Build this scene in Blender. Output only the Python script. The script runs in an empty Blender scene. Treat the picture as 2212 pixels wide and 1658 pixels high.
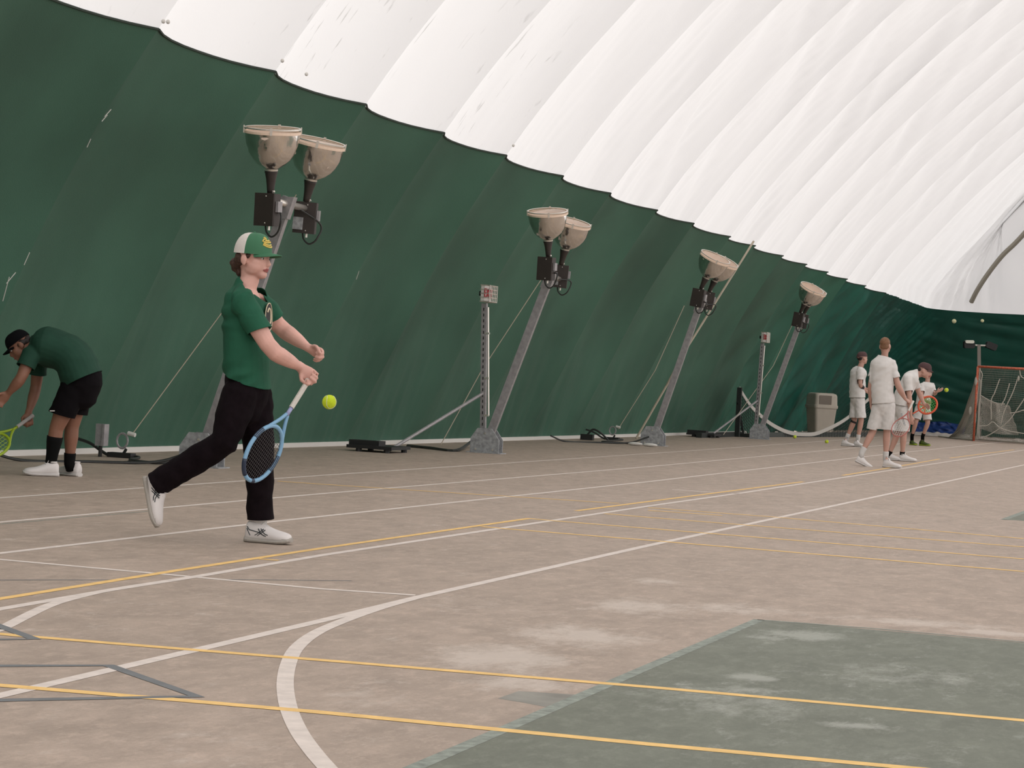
import bpy, bmesh, math, random
from mathutils import Vector, Matrix, noise
PI = math.pi
random.seed(7)
scn = bpy.context.scene
COL = scn.collection

# ------------------------------------------------------------------ camera
FPX, HC = 5000.0, 1.04                       # focal length in pixels of the 2212 wide frame, camera height
ROLL = math.atan(.058)
_a, _b = 2660 - 1106.0, 903 - 829.0
_vd = -_a * math.sin(ROLL) + _b * math.cos(ROLL)
PITCH = math.atan2(-_vd, FPX)                # the horizon lies above the centre: looking slightly down
_u = _a * math.cos(ROLL) + _b * math.sin(ROLL)
YAW = math.atan2(_u, FPX * math.cos(PITCH) + (-_vd) * math.sin(PITCH))
F = Vector((-math.sin(YAW) * math.cos(PITCH), math.cos(YAW) * math.cos(PITCH), -math.sin(PITCH)))
R0 = Vector((math.cos(YAW), math.sin(YAW), 0))
U0 = R0.cross(F)
CR = (R0 * math.cos(ROLL) + U0 * math.sin(ROLL)).normalized()
CU = (U0 * math.cos(ROLL) - R0 * math.sin(ROLL)).normalized()
CAM = Vector((0, 0, HC))
cd = bpy.data.cameras.new('camera'); cam = bpy.data.objects.new('camera', cd); COL.objects.link(cam)
cd.sensor_width = 36; cd.lens = FPX / 2212 * 36; cd.clip_end = 400
M = Matrix((CR, CU, -F)).transposed().to_4x4(); M.translation = CAM
cam.matrix_world = M
scn.camera = cam

# ------------------------------------------------------------------ light and exposure
wd = bpy.data.worlds.new('daylight'); scn.world = wd; wd.use_nodes = True
bg = wd.node_tree.nodes['Background']
bg.inputs[0].default_value = (1.0, .965, .95, 1); bg.inputs[1].default_value = .90
sd = bpy.data.lights.new('sun', 'SUN'); sd.energy = 2.3; sd.angle = math.radians(12); sd.color = (1, .96, .92)
sun = bpy.data.objects.new('sun', sd); COL.objects.link(sun)
sun.rotation_euler = Vector((.35, .75, -.6)).to_track_quat('-Z', 'Y').to_euler()
scn.view_settings.view_transform = 'Standard'; scn.view_settings.look = 'None'
scn.view_settings.exposure = 0.59; scn.view_settings.gamma = 1; scn.view_settings.use_curve_mapping = False
scn.cycles.max_bounces = 6; scn.cycles.diffuse_bounces = 3

# ------------------------------------------------------------------ picture to place
def ray(px, py):
    return F + CR * ((px - 1106) / FPX) - CU * ((py - 829) / FPX)
def at(px, py, depth): return CAM + ray(px, py) * depth
def fl(px, py, z=0.0):
    d = ray(px, py); return CAM + d * ((z - HC) / d.z)
def aty(px, py, y):
    d = ray(px, py); return CAM + d * (y / d.y)
def depth_of(p): return (p - CAM).dot(F)

# ------------------------------------------------------------------ materials
def mat(name, col, rough=.7, metal=0, var=0, vscale=8, bump=0, bscale=60, spec=.5, stretch=None, col2=None, sheen=0):
    m = bpy.data.materials.new(name); m.use_nodes = True
    nt = m.node_tree; b = nt.nodes['Principled BSDF']
    b.inputs['Base Color'].default_value = (*col, 1); b.inputs['Roughness'].default_value = rough
    b.inputs['Metallic'].default_value = metal; b.inputs['Specular IOR Level'].default_value = spec
    if sheen: b.inputs['Sheen Weight'].default_value = sheen
    if var or bump or col2:
        tc = nt.nodes.new('ShaderNodeTexCoord'); mp = nt.nodes.new('ShaderNodeMapping')
        nt.links.new(tc.outputs['Object'], mp.inputs[0])
        if stretch: mp.inputs['Scale'].default_value = stretch
    if var or col2:
        n = nt.nodes.new('ShaderNodeTexNoise'); n.inputs['Scale'].default_value = vscale; n.inputs['Detail'].default_value = 5
        nt.links.new(mp.outputs[0], n.inputs['Vector'])
        r = nt.nodes.new('ShaderNodeValToRGB'); r.color_ramp.elements[0].position = .3; r.color_ramp.elements[1].position = .7
        c2 = col2 or tuple(min(1, c * (1 + var)) for c in col)
        c1 = tuple(c * (1 - var) for c in col)
        r.color_ramp.elements[0].color = (*c1, 1); r.color_ramp.elements[1].color = (*c2, 1)
        nt.links.new(n.outputs[0], r.inputs[0]); nt.links.new(r.outputs[0], b.inputs['Base Color'])
    if bump:
        n2 = nt.nodes.new('ShaderNodeTexNoise'); n2.inputs['Scale'].default_value = bscale; n2.inputs['Detail'].default_value = 3
        nt.links.new(mp.outputs[0], n2.inputs['Vector'])
        bp = nt.nodes.new('ShaderNodeBump'); bp.inputs['Strength'].default_value = bump; bp.inputs['Distance'].default_value = .01
        nt.links.new(n2.outputs[0], bp.inputs['Height']); nt.links.new(bp.outputs[0], b.inputs['Normal'])
    return m

# ------------------------------------------------------------------ objects
def link(o, parent=None, label=None, cat=None, group=None, kind=None):
    COL.objects.link(o)
    if parent is not None: o.parent = parent
    for k, v in (('label', label), ('category', cat), ('group', group), ('kind', kind)):
        if v: o[k] = v
    return o
def empty(name, loc, label, cat, group=None, kind=None):
    o = bpy.data.objects.new(name, None); o.location = loc; o.empty_display_size = .1
    return link(o, None, label, cat, group, kind)
def worldloc(p):
    v = Vector((0, 0, 0))
    while p is not None: v = v + p.location; p = p.parent
    return v
class G:
    """collects shapes, given in world coordinates, that become one mesh"""
    def __init__(s): s.v = []; s.f = []; s.m = []
    def add(s, vs, fs, mi=0):
        o = len(s.v); s.v += [Vector(v) for v in vs]; s.f += [tuple(i + o for i in f) for f in fs]; s.m += [mi] * len(fs)
        return s
    def box(s, c, x, y, z, mi=0):
        """c centre, x y z half extent vectors"""
        c, x, y, z = map(Vector, (c, x, y, z))
        vs = [c + x * i + y * j + z * k for i in (-1, 1) for j in (-1, 1) for k in (-1, 1)]
        return s.add(vs, [(0, 1, 3, 2), (4, 6, 7, 5), (0, 4, 5, 1), (2, 3, 7, 6), (0, 2, 6, 4), (1, 5, 7, 3)], mi)
    def bar(s, a, b, w, d, side, mi=0):
        a, b = Vector(a), Vector(b); t = (b - a).normalized(); side = (Vector(side) - t * Vector(side).dot(t)).normalized(); n = t.cross(side)
        return s.box((a + b) / 2, side * w, n * d, (b - a) / 2, mi)
    def tube(s, pts, r, n=8, cap=True, closed=False, mi=0):
        pts = [Vector(p) for p in pts]; N = len(pts); rs = r if isinstance(r, (list, tuple)) else [r] * N
        vs = []; ref = None
        for i, p in enumerate(pts):
            a = pts[i - 1] if i else (pts[-1] if closed else p); b = pts[(i + 1) % N] if (i < N - 1 or closed) else p
            t = (b - a).normalized()
            if ref is None:
                ref = Vector((0, 0, 1)) if abs(t.z) < .9 else Vector((1, 0, 0))
            x = (ref - t * ref.dot(t)).normalized(); ref = x; y = t.cross(x)
            for k in range(n):
                an = 2 * PI * k / n; vs.append(p + (x * math.cos(an) + y * math.sin(an)) * rs[i])
        fs = []
        for i in range(N if closed else N - 1):
            j = (i + 1) % N
            for k in range(n):
                l = (k + 1) % n; fs.append((i * n + k, i * n + l, j * n + l, j * n + k))
        if cap and not closed: fs += [tuple(range(n))[::-1], tuple((N - 1) * n + k for k in range(n))]
        return s.add(vs, fs, mi)
    def lathe(s, c, ax, prof, n=24, mi=0, x=None):
        """prof: (radius, height) pairs about axis ax from c"""
        c, ax = Vector(c), Vector(ax).normalized()
        x = Vector(x) if x is not None else (Vector((1, 0, 0)) if abs(ax.x) < .9 else Vector((0, 1, 0)))
        x = (x - ax * x.dot(ax)).normalized(); y = ax.cross(x)
        vs = [c + ax * h + (x * math.cos(2 * PI * k / n) + y * math.sin(2 * PI * k / n)) * r for r, h in prof for k in range(n)]
        fs = [(i * n + k, i * n + (k + 1) % n, (i + 1) * n + (k + 1) % n, (i + 1) * n + k) for i in range(len(prof) - 1) for k in range(n)]
        return s.add(vs, fs, mi)
    def ball(s, c, rx, ry=None, rz=None, X=(1, 0, 0), Y=(0, 1, 0), Z=(0, 0, 1), n=16, m=10, mi=0):
        ry = ry or rx; rz = rz or rx; c, X, Y, Z = map(Vector, (c, X, Y, Z))
        vs = [c + Z * rz]
        for i in range(1, m):
            ph = PI * i / m
            for k in range(n):
                a = 2 * PI * k / n
                vs.append(c + Z * (rz * math.cos(ph)) + (X * (rx * math.cos(a)) + Y * (ry * math.sin(a))) * math.sin(ph))
        vs.append(c - Z * rz); L = len(vs) - 1
        fs = [(0, 1 + k, 1 + (k + 1) % n) for k in range(n)]
        for i in range(m - 2):
            for k in range(n):
                a = 1 + i * n + k; b = 1 + i * n + (k + 1) % n; fs.append((a, a + n, b + n, b))
        o = 1 + (m - 2) * n
        fs += [(o + (k + 1) % n, o + k, L) for k in range(n)]
        return s.add(vs, fs, mi)
    def loft(s, st, side, n=16, rounded=True, mi=0):
        """st: (centre, half width along side, half depth); side: one vector or one per station"""
        P = [Vector(q[0]) for q in st]; A = [q[1] for q in st]; B = [q[2] if len(q) > 2 else q[1] for q in st]
        S = [Vector(side)] * len(P) if not isinstance(side, list) else [Vector(x) for x in side]
        T = [((P[min(i + 1, len(P) - 1)] - P[max(i - 1, 0)])).normalized() for i in range(len(P))]
        rings = []
        def ring(p, t, sd, a, b):
            x = (sd - t * sd.dot(t)).normalized(); y = t.cross(x)
            rings.append([p + x * (a * math.cos(2 * PI * k / n)) + y * (b * math.sin(2 * PI * k / n)) for k in range(n)])
        e = min(A[0], B[0]); 
        if rounded:
            ring(P[0] - T[0] * e * .92, T[0], S[0], A[0] * .4, B[0] * .4); ring(P[0] - T[0] * e * .6, T[0], S[0], A[0] * .8, B[0] * .8)
        for i in range(len(P)): ring(P[i], T[i], S[i], A[i], B[i])
        if rounded:
            e = min(A[-1], B[-1])
            ring(P[-1] + T[-1] * e * .6, T[-1], S[-1], A[-1] * .8, B[-1] * .8); ring(P[-1] + T[-1] * e * .92, T[-1], S[-1], A[-1] * .4, B[-1] * .4)
        vs = [v for r in rings for v in r]; N = len(rings)
        fs = [(i * n + k, i * n + (k + 1) % n, (i + 1) * n + (k + 1) % n, (i + 1) * n + k) for i in range(N - 1) for k in range(n)]
        fs += [tuple(range(n))[::-1], tuple((N - 1) * n + k for k in range(n))]
        return s.add(vs, fs, mi)
    def tri(s):
        """consistent outward normals"""
        return s

def mesh_obj(name, g, mats, parent=None, smooth=False, fixn=True, **kw):
    off = worldloc(parent) if parent is not None else Vector((0, 0, 0))
    own = Vector((0, 0, 0))
    if parent is None and g.v:
        lo = Vector([min(v[i] for v in g.v) for i in range(3)]); hi = Vector([max(v[i] for v in g.v) for i in range(3)])
        own = Vector(((lo.x + hi.x) / 2, (lo.y + hi.y) / 2, lo.z)) if kw.get('kind') != 'structure' else own
    me = bpy.data.meshes.new(name); me.from_pydata([v - off - own for v in g.v], [], g.f)
    if fixn:
        bm = bmesh.new(); bm.from_mesh(me); bmesh.ops.recalc_face_normals(bm, faces=bm.faces); bm.to_mesh(me); bm.free()
    mats = mats if isinstance(mats, (list, tuple)) else [mats]
    for m in mats: me.materials.append(m)
    if len(mats) > 1: me.polygons.foreach_set('material_index', g.m)
    if smooth: me.shade_smooth()
    me.update()
    o = bpy.data.objects.new(name, me); o.location = own
    return link(o, parent, **kw)

def blob(name, g, m, parent, voxel=.01, smooth=4, fold=None, keep=None, cuts=None):
    """the shapes in g fused into one continuous smooth surface"""
    off = worldloc(parent)
    me = bpy.data.meshes.new('tmp'); me.from_pydata([v - off for v in g.v], [], g.f)
    bm = bmesh.new(); bm.from_mesh(me); bmesh.ops.recalc_face_normals(bm, faces=bm.faces); bm.to_mesh(me); bm.free()
    o = bpy.data.objects.new('tmp', me); COL.objects.link(o)
    r = o.modifiers.new('r', 'REMESH'); r.mode = 'VOXEL'; r.voxel_size = voxel
    sm = o.modifiers.new('s', 'SMOOTH'); sm.iterations = smooth; sm.factor = .5
    dg = bpy.context.evaluated_depsgraph_get(); dg.update()
    m2 = bpy.data.meshes.new_from_object(o.evaluated_get(dg)); m2.name = name
    bpy.data.objects.remove(o); bpy.data.meshes.remove(me)
    if fold or keep:
        bm = bmesh.new(); bm.from_mesh(m2)
        if keep:
            bmesh.ops.delete(bm, geom=[f for f in bm.faces if not keep(f.calc_center_median() + off)], context='FACES')
        if fold:
            bm.normal_update()
            for v in bm.verts: v.co += v.normal * fold(v.co + off)
        bm.to_mesh(m2); bm.free()
    if cuts:        # clean hems: the rounded ends are trimmed off by a plane, inside a radius round the hem
        bm = bmesh.new(); bm.from_mesh(m2)
        for co, no, rad, long_, test in cuts:
            co = Vector(co) - off; no = Vector(no).normalized(); fs = []
            for f in bm.faces:
                v = f.calc_center_median() - co; a = v.dot(no)
                if -.03 < a < long_ and (v - no * a).length < rad and (test is None or test(v + co + off)): fs.append(f)
            es = {e for f in fs for e in f.edges}; vs = {v for f in fs for v in f.verts}
            bmesh.ops.bisect_plane(bm, geom=fs + list(es) + list(vs), plane_co=co, plane_no=no, clear_outer=True)
        bm.to_mesh(m2); bm.free()
    m2.materials.clear(); m2.materials.append(m); m2.shade_smooth()
    ob = link(bpy.data.objects.new(name, m2), parent)
    if cuts:
        so = ob.modifiers.new('cloth', 'SOLIDIFY'); so.thickness = .004; so.offset = -1
    return ob

# ------------------------------------------------------------------ colours
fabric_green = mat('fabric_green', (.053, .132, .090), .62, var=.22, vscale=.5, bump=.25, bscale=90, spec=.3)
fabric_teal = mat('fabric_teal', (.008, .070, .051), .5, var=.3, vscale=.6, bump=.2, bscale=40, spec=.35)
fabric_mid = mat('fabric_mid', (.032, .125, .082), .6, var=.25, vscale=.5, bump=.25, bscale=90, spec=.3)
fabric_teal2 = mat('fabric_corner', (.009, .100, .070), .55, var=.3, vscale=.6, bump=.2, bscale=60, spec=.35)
seam_dark = mat('seam_dark', (.03, .045, .035), .8)
steel_grey = mat('steel_grey', (.33, .315, .32), .5, metal=.25, var=.15, vscale=20, bump=.1)
plate_grey = mat('plate_grey', (.35, .36, .37), .6, metal=.2, var=.3, vscale=25, bump=.15)
brown_box = mat('brown_box', (.035, .026, .022), .55, var=.15)
black_mat = mat('black_mat', (.012, .012, .012), .6)
reflector_m = mat('reflector_m', (.72, .69, .64), .16, metal=1, bump=.5, bscale=9, var=.1)
rim_metal = mat('rim_metal', (.7, .66, .6), .3, metal=.7)
rim_warm = mat('rim_warm', (.90, .70, .55), .5)
white_plastic = mat('white_plastic', (.7, .68, .64), .5)
white_line = mat('white_line', (.72, .64, .58), .75, var=.1, vscale=14, bump=.2)
yellow_line = mat('yellow_line', (.86, .56, .20), .75, var=.12, vscale=14, bump=.2)
slate_line = mat('slate_line', (.17, .18, .185), .8, var=.1)
teal_line = mat('teal_line', (.26, .29, .25), .8, var=.3, vscale=22, bump=.2)
rope_tan = mat('rope_tan', (.42, .36, .28), .8)
cable_black = mat('cable_black', (.02, .022, .02), .5)
red_m = mat('red_m', (.45, .02, .03), .5)
orange_paint = mat('orange_paint', (.52, .12, .06), .5, var=.35, vscale=30)
net_cord = mat('net_cord', (.46, .43, .37), .8)
net_black = mat('net_black', (.015, .02, .018), .8)
bin_tan = mat('bin_tan', (.46, .41, .34), .6, var=.08, vscale=3)
tarp_blue = mat('tarp_blue', (.018, .05, .20), .45, var=.2)
ball_yellow = mat('ball_yellow', (.58, .72, .02), .85, bump=.5, bscale=300, var=.08, vscale=60)
ball_pale = mat('ball_pale', (.62, .60, .34), .85)
lamp_lens = mat('lamp_lens', (.7, .7, .6), .3)

def fabric_white():
    m = bpy.data.materials.new('fabric_white'); m.use_nodes = True; nt = m.node_tree; N = nt.nodes; L = nt.links
    b = N['Principled BSDF']; out = N['Material Output']
    b.inputs['Roughness'].default_value = .6; b.inputs['Specular IOR Level'].default_value = .25
    tc = N.new('ShaderNodeTexCoord')
    mp = N.new('ShaderNodeMapping'); mp.inputs['Scale'].default_value = (1.6, 7, 1.6); L.new(tc.outputs['Object'], mp.inputs[0])
    n1 = N.new('ShaderNodeTexNoise'); n1.inputs['Scale'].default_value = 1.4; n1.inputs['Detail'].default_value = 5; L.new(mp.outputs[0], n1.inputs['Vector'])
    r1 = N.new('ShaderNodeValToRGB'); r1.color_ramp.elements[0].position = .64; r1.color_ramp.elements[1].position = .70
    L.new(n1.outputs[0], r1.inputs[0])
    n3 = N.new('ShaderNodeTexNoise'); n3.inputs['Scale'].default_value = .35; L.new(tc.outputs['Object'], n3.inputs['Vector'])
    r3 = N.new('ShaderNodeValToRGB'); r3.color_ramp.elements[0].position = .45; r3.color_ramp.elements[1].position = .6
    L.new(n3.outputs[0], r3.inputs[0])
    mu = N.new('ShaderNodeMath'); mu.operation = 'MULTIPLY'; L.new(r1.outputs[0], mu.inputs[0])
    sx = N.new('ShaderNodeSeparateXYZ'); L.new(tc.outputs['Object'], sx.inputs[0])      # the older panels nearer the entrance are the dirty ones
    mr = N.new('ShaderNodeMapRange'); mr.inputs[1].default_value = 34; mr.inputs[2].default_value = 22; L.new(sx.outputs[1], mr.inputs[0])
    m4 = N.new('ShaderNodeMath'); m4.operation = 'MULTIPLY'; L.new(r3.outputs[0], m4.inputs[0]); L.new(mr.outputs[0], m4.inputs[1])
    m5 = N.new('ShaderNodeMath'); m5.operation = 'MULTIPLY'; m5.inputs[1].default_value = .8; L.new(m4.outputs[0], m5.inputs[0]); L.new(m5.outputs[0], mu.inputs[1])
    mx = N.new('ShaderNodeMix'); mx.data_type = 'RGBA'; mx.inputs[6].default_value = (.775, .775, .78, 1); mx.inputs[7].default_value = (.42, .42, .41, 1)
    L.new(mu.outputs[0], mx.inputs[0]); L.new(mx.outputs[2], b.inputs['Base Color'])
    tr = N.new('ShaderNodeBsdfTranslucent'); L.new(mx.outputs[2], tr.inputs[0])
    ms = N.new('ShaderNodeMixShader'); ms.inputs[0].default_value = .42
    L.new(b.outputs[0], ms.inputs[1]); L.new(tr.outputs[0], ms.inputs[2]); L.new(ms.outputs[0], out.inputs[0])
    n2 = N.new('ShaderNodeTexNoise'); n2.inputs['Scale'].default_value = 30; L.new(tc.outputs['Object'], n2.inputs['Vector'])
    bp = N.new('ShaderNodeBump'); bp.inputs['Strength'].default_value = .12; bp.inputs['Distance'].default_value = .01
    L.new(n2.outputs[0], bp.inputs['Height']); L.new(bp.outputs[0], b.inputs['Normal'])
    return m
fabric_w = fabric_white()

def court_material(name, base, base2, pale, amount):
    m = bpy.data.materials.new(name); m.use_nodes = True; nt = m.node_tree; N = nt.nodes; L = nt.links
    b = N['Principled BSDF']; b.inputs['Roughness'].default_value = .62; b.inputs['Specular IOR Level'].default_value = .35
    tc = N.new('ShaderNodeTexCoord')
    def noi(scale, detail, vec, rough=.6):
        n = N.new('ShaderNodeTexNoise'); n.inputs['Scale'].default_value = scale; n.inputs['Detail'].default_value = detail
        n.inputs['Roughness'].default_value = rough; L.new(vec, n.inputs['Vector']); return n.outputs[0]
    def ramp(v, a, c):
        r = N.new('ShaderNodeValToRGB'); r.color_ramp.elements[0].position = a; r.color_ramp.elements[1].position = c; L.new(v, r.inputs[0]); return r.outputs[0]
    def mix(f, a, c, blend='MIX'):
        x = N.new('ShaderNodeMix'); x.data_type = 'RGBA'; x.blend_type = blend
        if isinstance(f, float): x.inputs[0].default_value = f
        else: L.new(f, x.inputs[0])
        for i, q in ((6, a), (7, c)):
            if isinstance(q, tuple): x.inputs[i].default_value = (*q, 1)
            else: L.new(q, x.inputs[i])
        return x.outputs[2]
    def math_(op, a, c):
        x = N.new('ShaderNodeMath'); x.operation = op
        for i, q in ((0, a), (1, c)):
            if isinstance(q, float): x.inputs[i].default_value = q
            else: L.new(q, x.inputs[i])
        x.use_clamp = True
        return x.outputs[0]
    P = tc.outputs['Object']
    mp = N.new('ShaderNodeMapping'); mp.inputs['Scale'].default_value = (1.7, .8, 1); mp.inputs['Rotation'].default_value = (0, 0, .12); L.new(P, mp.inputs[0]); Q = mp.outputs[0]
    c = mix(ramp(noi(.45, 4, Q), .35, .68), base, base2)
    c = mix(math_('MULTIPLY', ramp(noi(2.6, 12, Q, .8), .40, .62), .85), c, tuple(x * .76 for x in base))
    c = mix(math_('MULTIPLY', ramp(noi(7, 10, Q, .8), .50, .63), .45), c, tuple(min(1, x * 1.35) for x in base2))
    fine = noi(60, 6, P, .8)
    c = mix(math_('MULTIPLY', ramp(fine, .35, .7), .30), c, tuple(x * .55 for x in base))
    streak = math_('MULTIPLY', ramp(noi(4.5, 12, Q, .8), .55, .66), ramp(noi(.55, 3, Q), .42, .60))
    c = mix(math_('MULTIPLY', streak, amount), c, pale)
    # worn patches with a place of their own
    brk = noi(4.2, 12, Q, .8)
    for (cx, cy, rx, ry, an, k) in PATCHES:
        m2 = N.new('ShaderNodeMapping'); m2.vector_type = 'TEXTURE'; m2.inputs['Location'].default_value = (cx, cy, 0); m2.inputs['Rotation'].default_value = (0, 0, an); m2.inputs['Scale'].default_value = (rx, ry, 50)
        L.new(P, m2.inputs[0])
        ln = N.new('ShaderNodeVectorMath'); ln.operation = 'LENGTH'; L.new(m2.outputs[0], ln.inputs[0])
        fall = N.new('ShaderNodeMapRange'); fall.inputs[1].default_value = 1.35; fall.inputs[2].default_value = .2; L.new(ln.outputs['Value'], fall.inputs[0])
        s = math_('MULTIPLY', fall.outputs[0], k * .7)
        s = math_('ADD', s, brk); s = ramp(s, .66, .86)
        c = mix(math_('MULTIPLY', s, .62), c, pale)
    L.new(c, b.inputs['Base Color'])
    bp = N.new('ShaderNodeBump'); bp.inputs['Strength'].default_value = .35; bp.inputs['Distance'].default_value = .004
    L.new(fine, bp.inputs['Height']); L.new(bp.outputs[0], b.inputs['Normal'])
    return m
def patch(px, py, rx, ry, k):
    p = fl(px, py); dp = depth_of(p); return (p.x, p.y, rx * dp / FPX, ry * dp * dp / (FPX * HC), YAW, k)
PATCHES = [patch(1080, 1420, 190, 38, .6), patch(1250, 1372, 200, 34, .5), patch(1380, 1310, 150, 24, .5), patch(1130, 1475, 160, 24, .5), patch(1420, 1255, 90, 9, .45), patch(1600, 1315, 180, 16, .45),
           patch(2000, 1345, 260, 11, .5), patch(2150, 1366, 120, 7, .7), patch(1000, 1300, 250, 30, .25), patch(430, 1600, 350, 50, .2), patch(780, 1510, 220, 40, .3), patch(1800, 1100, 300, 30, .25), patch(1500, 1090, 200, 14, .22)]
floor_mat = court_material('court_brown', (.435, .345, .277), (.50, .395, .322), (.66, .58, .51), .55)
PATCHES = [patch(1620, 1462, 75, 10, .62), patch(1610, 1488, 90, 10, .5), patch(1740, 1372, 110, 13, .6), patch(1660, 1377, 60, 7, .55), patch(1560, 1515, 320, 50, .35), patch(1850, 1567, 110, 8, .58), patch(1960, 1460, 320, 40, .32), patch(1950, 1640, 220, 20, .3)]
green_mat = court_material('court_green', (.175, .190, .145), (.21, .225, .18), (.44, .45, .40), .7)

# ------------------------------------------------------------------ floor and its markings
g = G(); g.box((2, 34, -.05), (15.5, 0, 0), (0, 46, 0), (0, 0, .05))
floor = mesh_obj('floor', g, floor_mat, kind='structure', label='worn tan brown sports court floor inside the dome')
def ribbon(pts, w, z=.002, n=1):
    g = G(); P = [Vector((p[0], p[1], z * .3 + .0004)) for p in pts]; L_, R_ = [], []
    for i, p in enumerate(P):
        t = (P[min(i + 1, len(P) - 1)] - P[max(i - 1, 0)]).normalized(); s = Vector((-t.y, t.x, 0)) * w / 2
        L_.append(p + s); R_.append(p - s)
    N = len(P); g.add(L_ + R_, [(i, i + 1, N + i + 1, N + i) for i in range(N - 1)])
    return g
def spline(P, k=8):
    P = [Vector(p) for p in P]; Q = [P[0] * 2 - P[1]] + P + [P[-1] * 2 - P[-2]]; out = []
    for i in range(1, len(Q) - 2):
        a, b, c, d = Q[i - 1:i + 3]
        for j in range(k):
            t = j / k; out.append(.5 * ((2 * b) + (c - a) * t + (2 * a - 5 * b + 4 * c - d) * t * t + (3 * b - a - 3 * c + d) * t ** 3))
    return out + [P[-1]]
def mark(px, w, m, z, name='lane_line', curve=False, ext0=0, ext1=0, label=None):
    P = [fl(*p) for p in px]
    if curve: P = spline(P, 8)
    if ext0: P.insert(0, P[0] + (P[0] - P[1]).normalized() * ext0)
    if ext1: P.append(P[-1] + (P[-1] - P[-2]).normalized() * ext1)
    o = mesh_obj(name, ribbon(P, w, z), m, floor, fixn=False)
    if label: o['label'] = label
    return o
# green court areas
gx = fl(1642, 1338); g2 = fl(2175, 1122)
def quad_area(name, x0, x1, y0, y1, m, z, label):
    g = G(); g.box(((x0 + x1) / 2, (y0 + y1) / 2, z / 2), ((x1 - x0) / 2, 0, 0), (0, (y1 - y0) / 2, 0), (0, 0, z / 2))
    return mesh_obj(name, g, m, floor, label=label)
g = G(); A0 = fl(1642, 1338); A1 = fl(2212, 1388); B0 = fl(890, 1658)
ax = (A1 - A0).normalized(); ay = (B0 - A0).normalized()
c4 = [A0, A0 + ax * 12, A0 + ax * 12 + ay * 10, A0 + ay * 10]
g.add([Vector((p.x, p.y, .0005)) for p in c4], [(0, 1, 2, 3)]); mesh_obj('court_paint', g, green_mat, floor, label='large worn grey green painted court area, nearest')
A2 = fl(2175, 1122); g = G(); c4 = [A2, A2 + ax * 12, A2 + ax * 12 - ay * 11, A2 - ay * 2]
c4 = [A2, A2 + ax * 12, A2 + ax * 12 - ay * 11, fl(2230, 1100)]
g.add([Vector((p.x, p.y, .0005)) for p in c4], [(0, 1, 2, 3)]); mesh_obj('court_paint', g, green_mat, floor, label='corner of a second green painted court area, farther off')
mark([(880, 1664), (1100, 1570), (1400, 1440), (1640, 1338)], .05, teal_line, .0018, 'edge_line', ext0=2, label='pale teal edge line of the green court')
mark([(1636, 1338), (1900, 1358), (2230, 1388)], .03, teal_line, .0018, 'edge_line', ext1=3)
mark([(2168, 1122), (2230, 1099)], .06, teal_line, .0018, 'edge_line'); mark([(2168, 1122), (2230, 1124)], .05, teal_line, .0018, 'edge_line')
g = G(); q = [fl(1075, 1508), fl(1120, 1492), fl(1250, 1500), fl(1240, 1520), fl(1215, 1533), fl(1130, 1517)]
g.add([Vector((p.x, p.y, .0003)) for p in q], [tuple(range(6))]); mesh_obj('faded_paint', g, mat('faded_paint', (.28, .27, .235), .8, var=.25, vscale=5), floor)
# white lane lines
mark([(0, 1075), (700, 1026), (1480, 974), (1812, 950)], .052, white_line, .002, ext0=3, ext1=8)
mark([(0, 1127.5), (700, 1065.5), (1400, 1007.5), (1855, 966)], .052, white_line, .002, ext0=3, ext1=12)
mark([(0, 1194.5), (600, 1125), (1400, 1040), (1898, 982.4), (2115, 959.5)], .052, white_line, .002, ext0=3, ext1=8)
mark([(0, 1315), (238, 1274), (417, 1246), (700, 1198), (1400, 1092.8), (1588, 1066)], .055, white_line, .002, ext0=3)
mark([(1594, 1065.5), (2212, 971.6)], .055, white_line, .002, ext1=10)
mark([(0, 1358), (12, 1353), (99, 1310), (160, 1291), (238, 1274), (417, 1246)], .055, white_line, .0024, curve=True, ext0=.5)
mark([(0, 1502), (700, 1339), (900, 1290), (1400, 1178), (2212, 1003.7)], .056, white_line, .002, ext0=3, ext1=15)
mark([(900, 1290), (820, 1313), (740, 1341), (680, 1368), (640, 1400), (622, 1437), (616, 1480), (624, 1530), (646, 1580), (678, 1625), (712, 1664)], .056, white_line, .0026, curve=True, ext1=1)
mark([(0, 1208), (389, 1243), (700, 1272), (897, 1285)], .058, white_line, .0022, ext0=1)
mark([(1452, 1057), (1542, 1063)], .085, white_line, .0022)
mark([(0, 1131.5), (320, 1104)], .02, teal_line, .0015)
# yellow lines
mark([(0, 1293), (400, 1229), (700, 1183), (1135, 1120.5), (1150, 1119.5)], .05, yellow_line, .003, 'yellow_line', ext0=2)
mark([(1245, 1103), (1400, 1083), (1735, 1040)], .05, yellow_line, .003, 'yellow_line')
mark([(1820, 1026.5), (1940, 1007), (2030, 991)], .05, yellow_line, .003, 'yellow_line')
mark([(2052, 989), (2190, 971)], .05, yellow_line, .003, 'yellow_line')
mark([(560, 1207), (602, 1210)], .05, yellow_line, .0031, 'yellow_line')
mark([(0, 1369), (32, 1372), (400, 1402), (700, 1426), (1400, 1483.5), (2212, 1556)], .062, yellow_line, .0032, 'yellow_line', ext0=.5, ext1=3)
mark([(0, 1480), (400, 1513), (700, 1539), (1400, 1607), (1920, 1654.5)], .064, yellow_line, .0032, 'yellow_line', ext0=.5, ext1=3)
for P in ([(1306, 1109), (1400, 1117), (2212, 1181)], [(1136, 1119), (1203, 1125), (1400, 1141), (2212, 1207)], [(1040, 1137), (1092, 1141.7), (1400, 1166.5), (2212, 1234)],
          [(600, 1039), (846, 1055.6), (1338, 1087)], [(1400, 1096), (1668, 1116), (2212, 1163)], [(1400, 1102), (1560, 1113)]):
    mark(P, .070, yellow_line, .0028, 'yellow_line')
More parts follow.
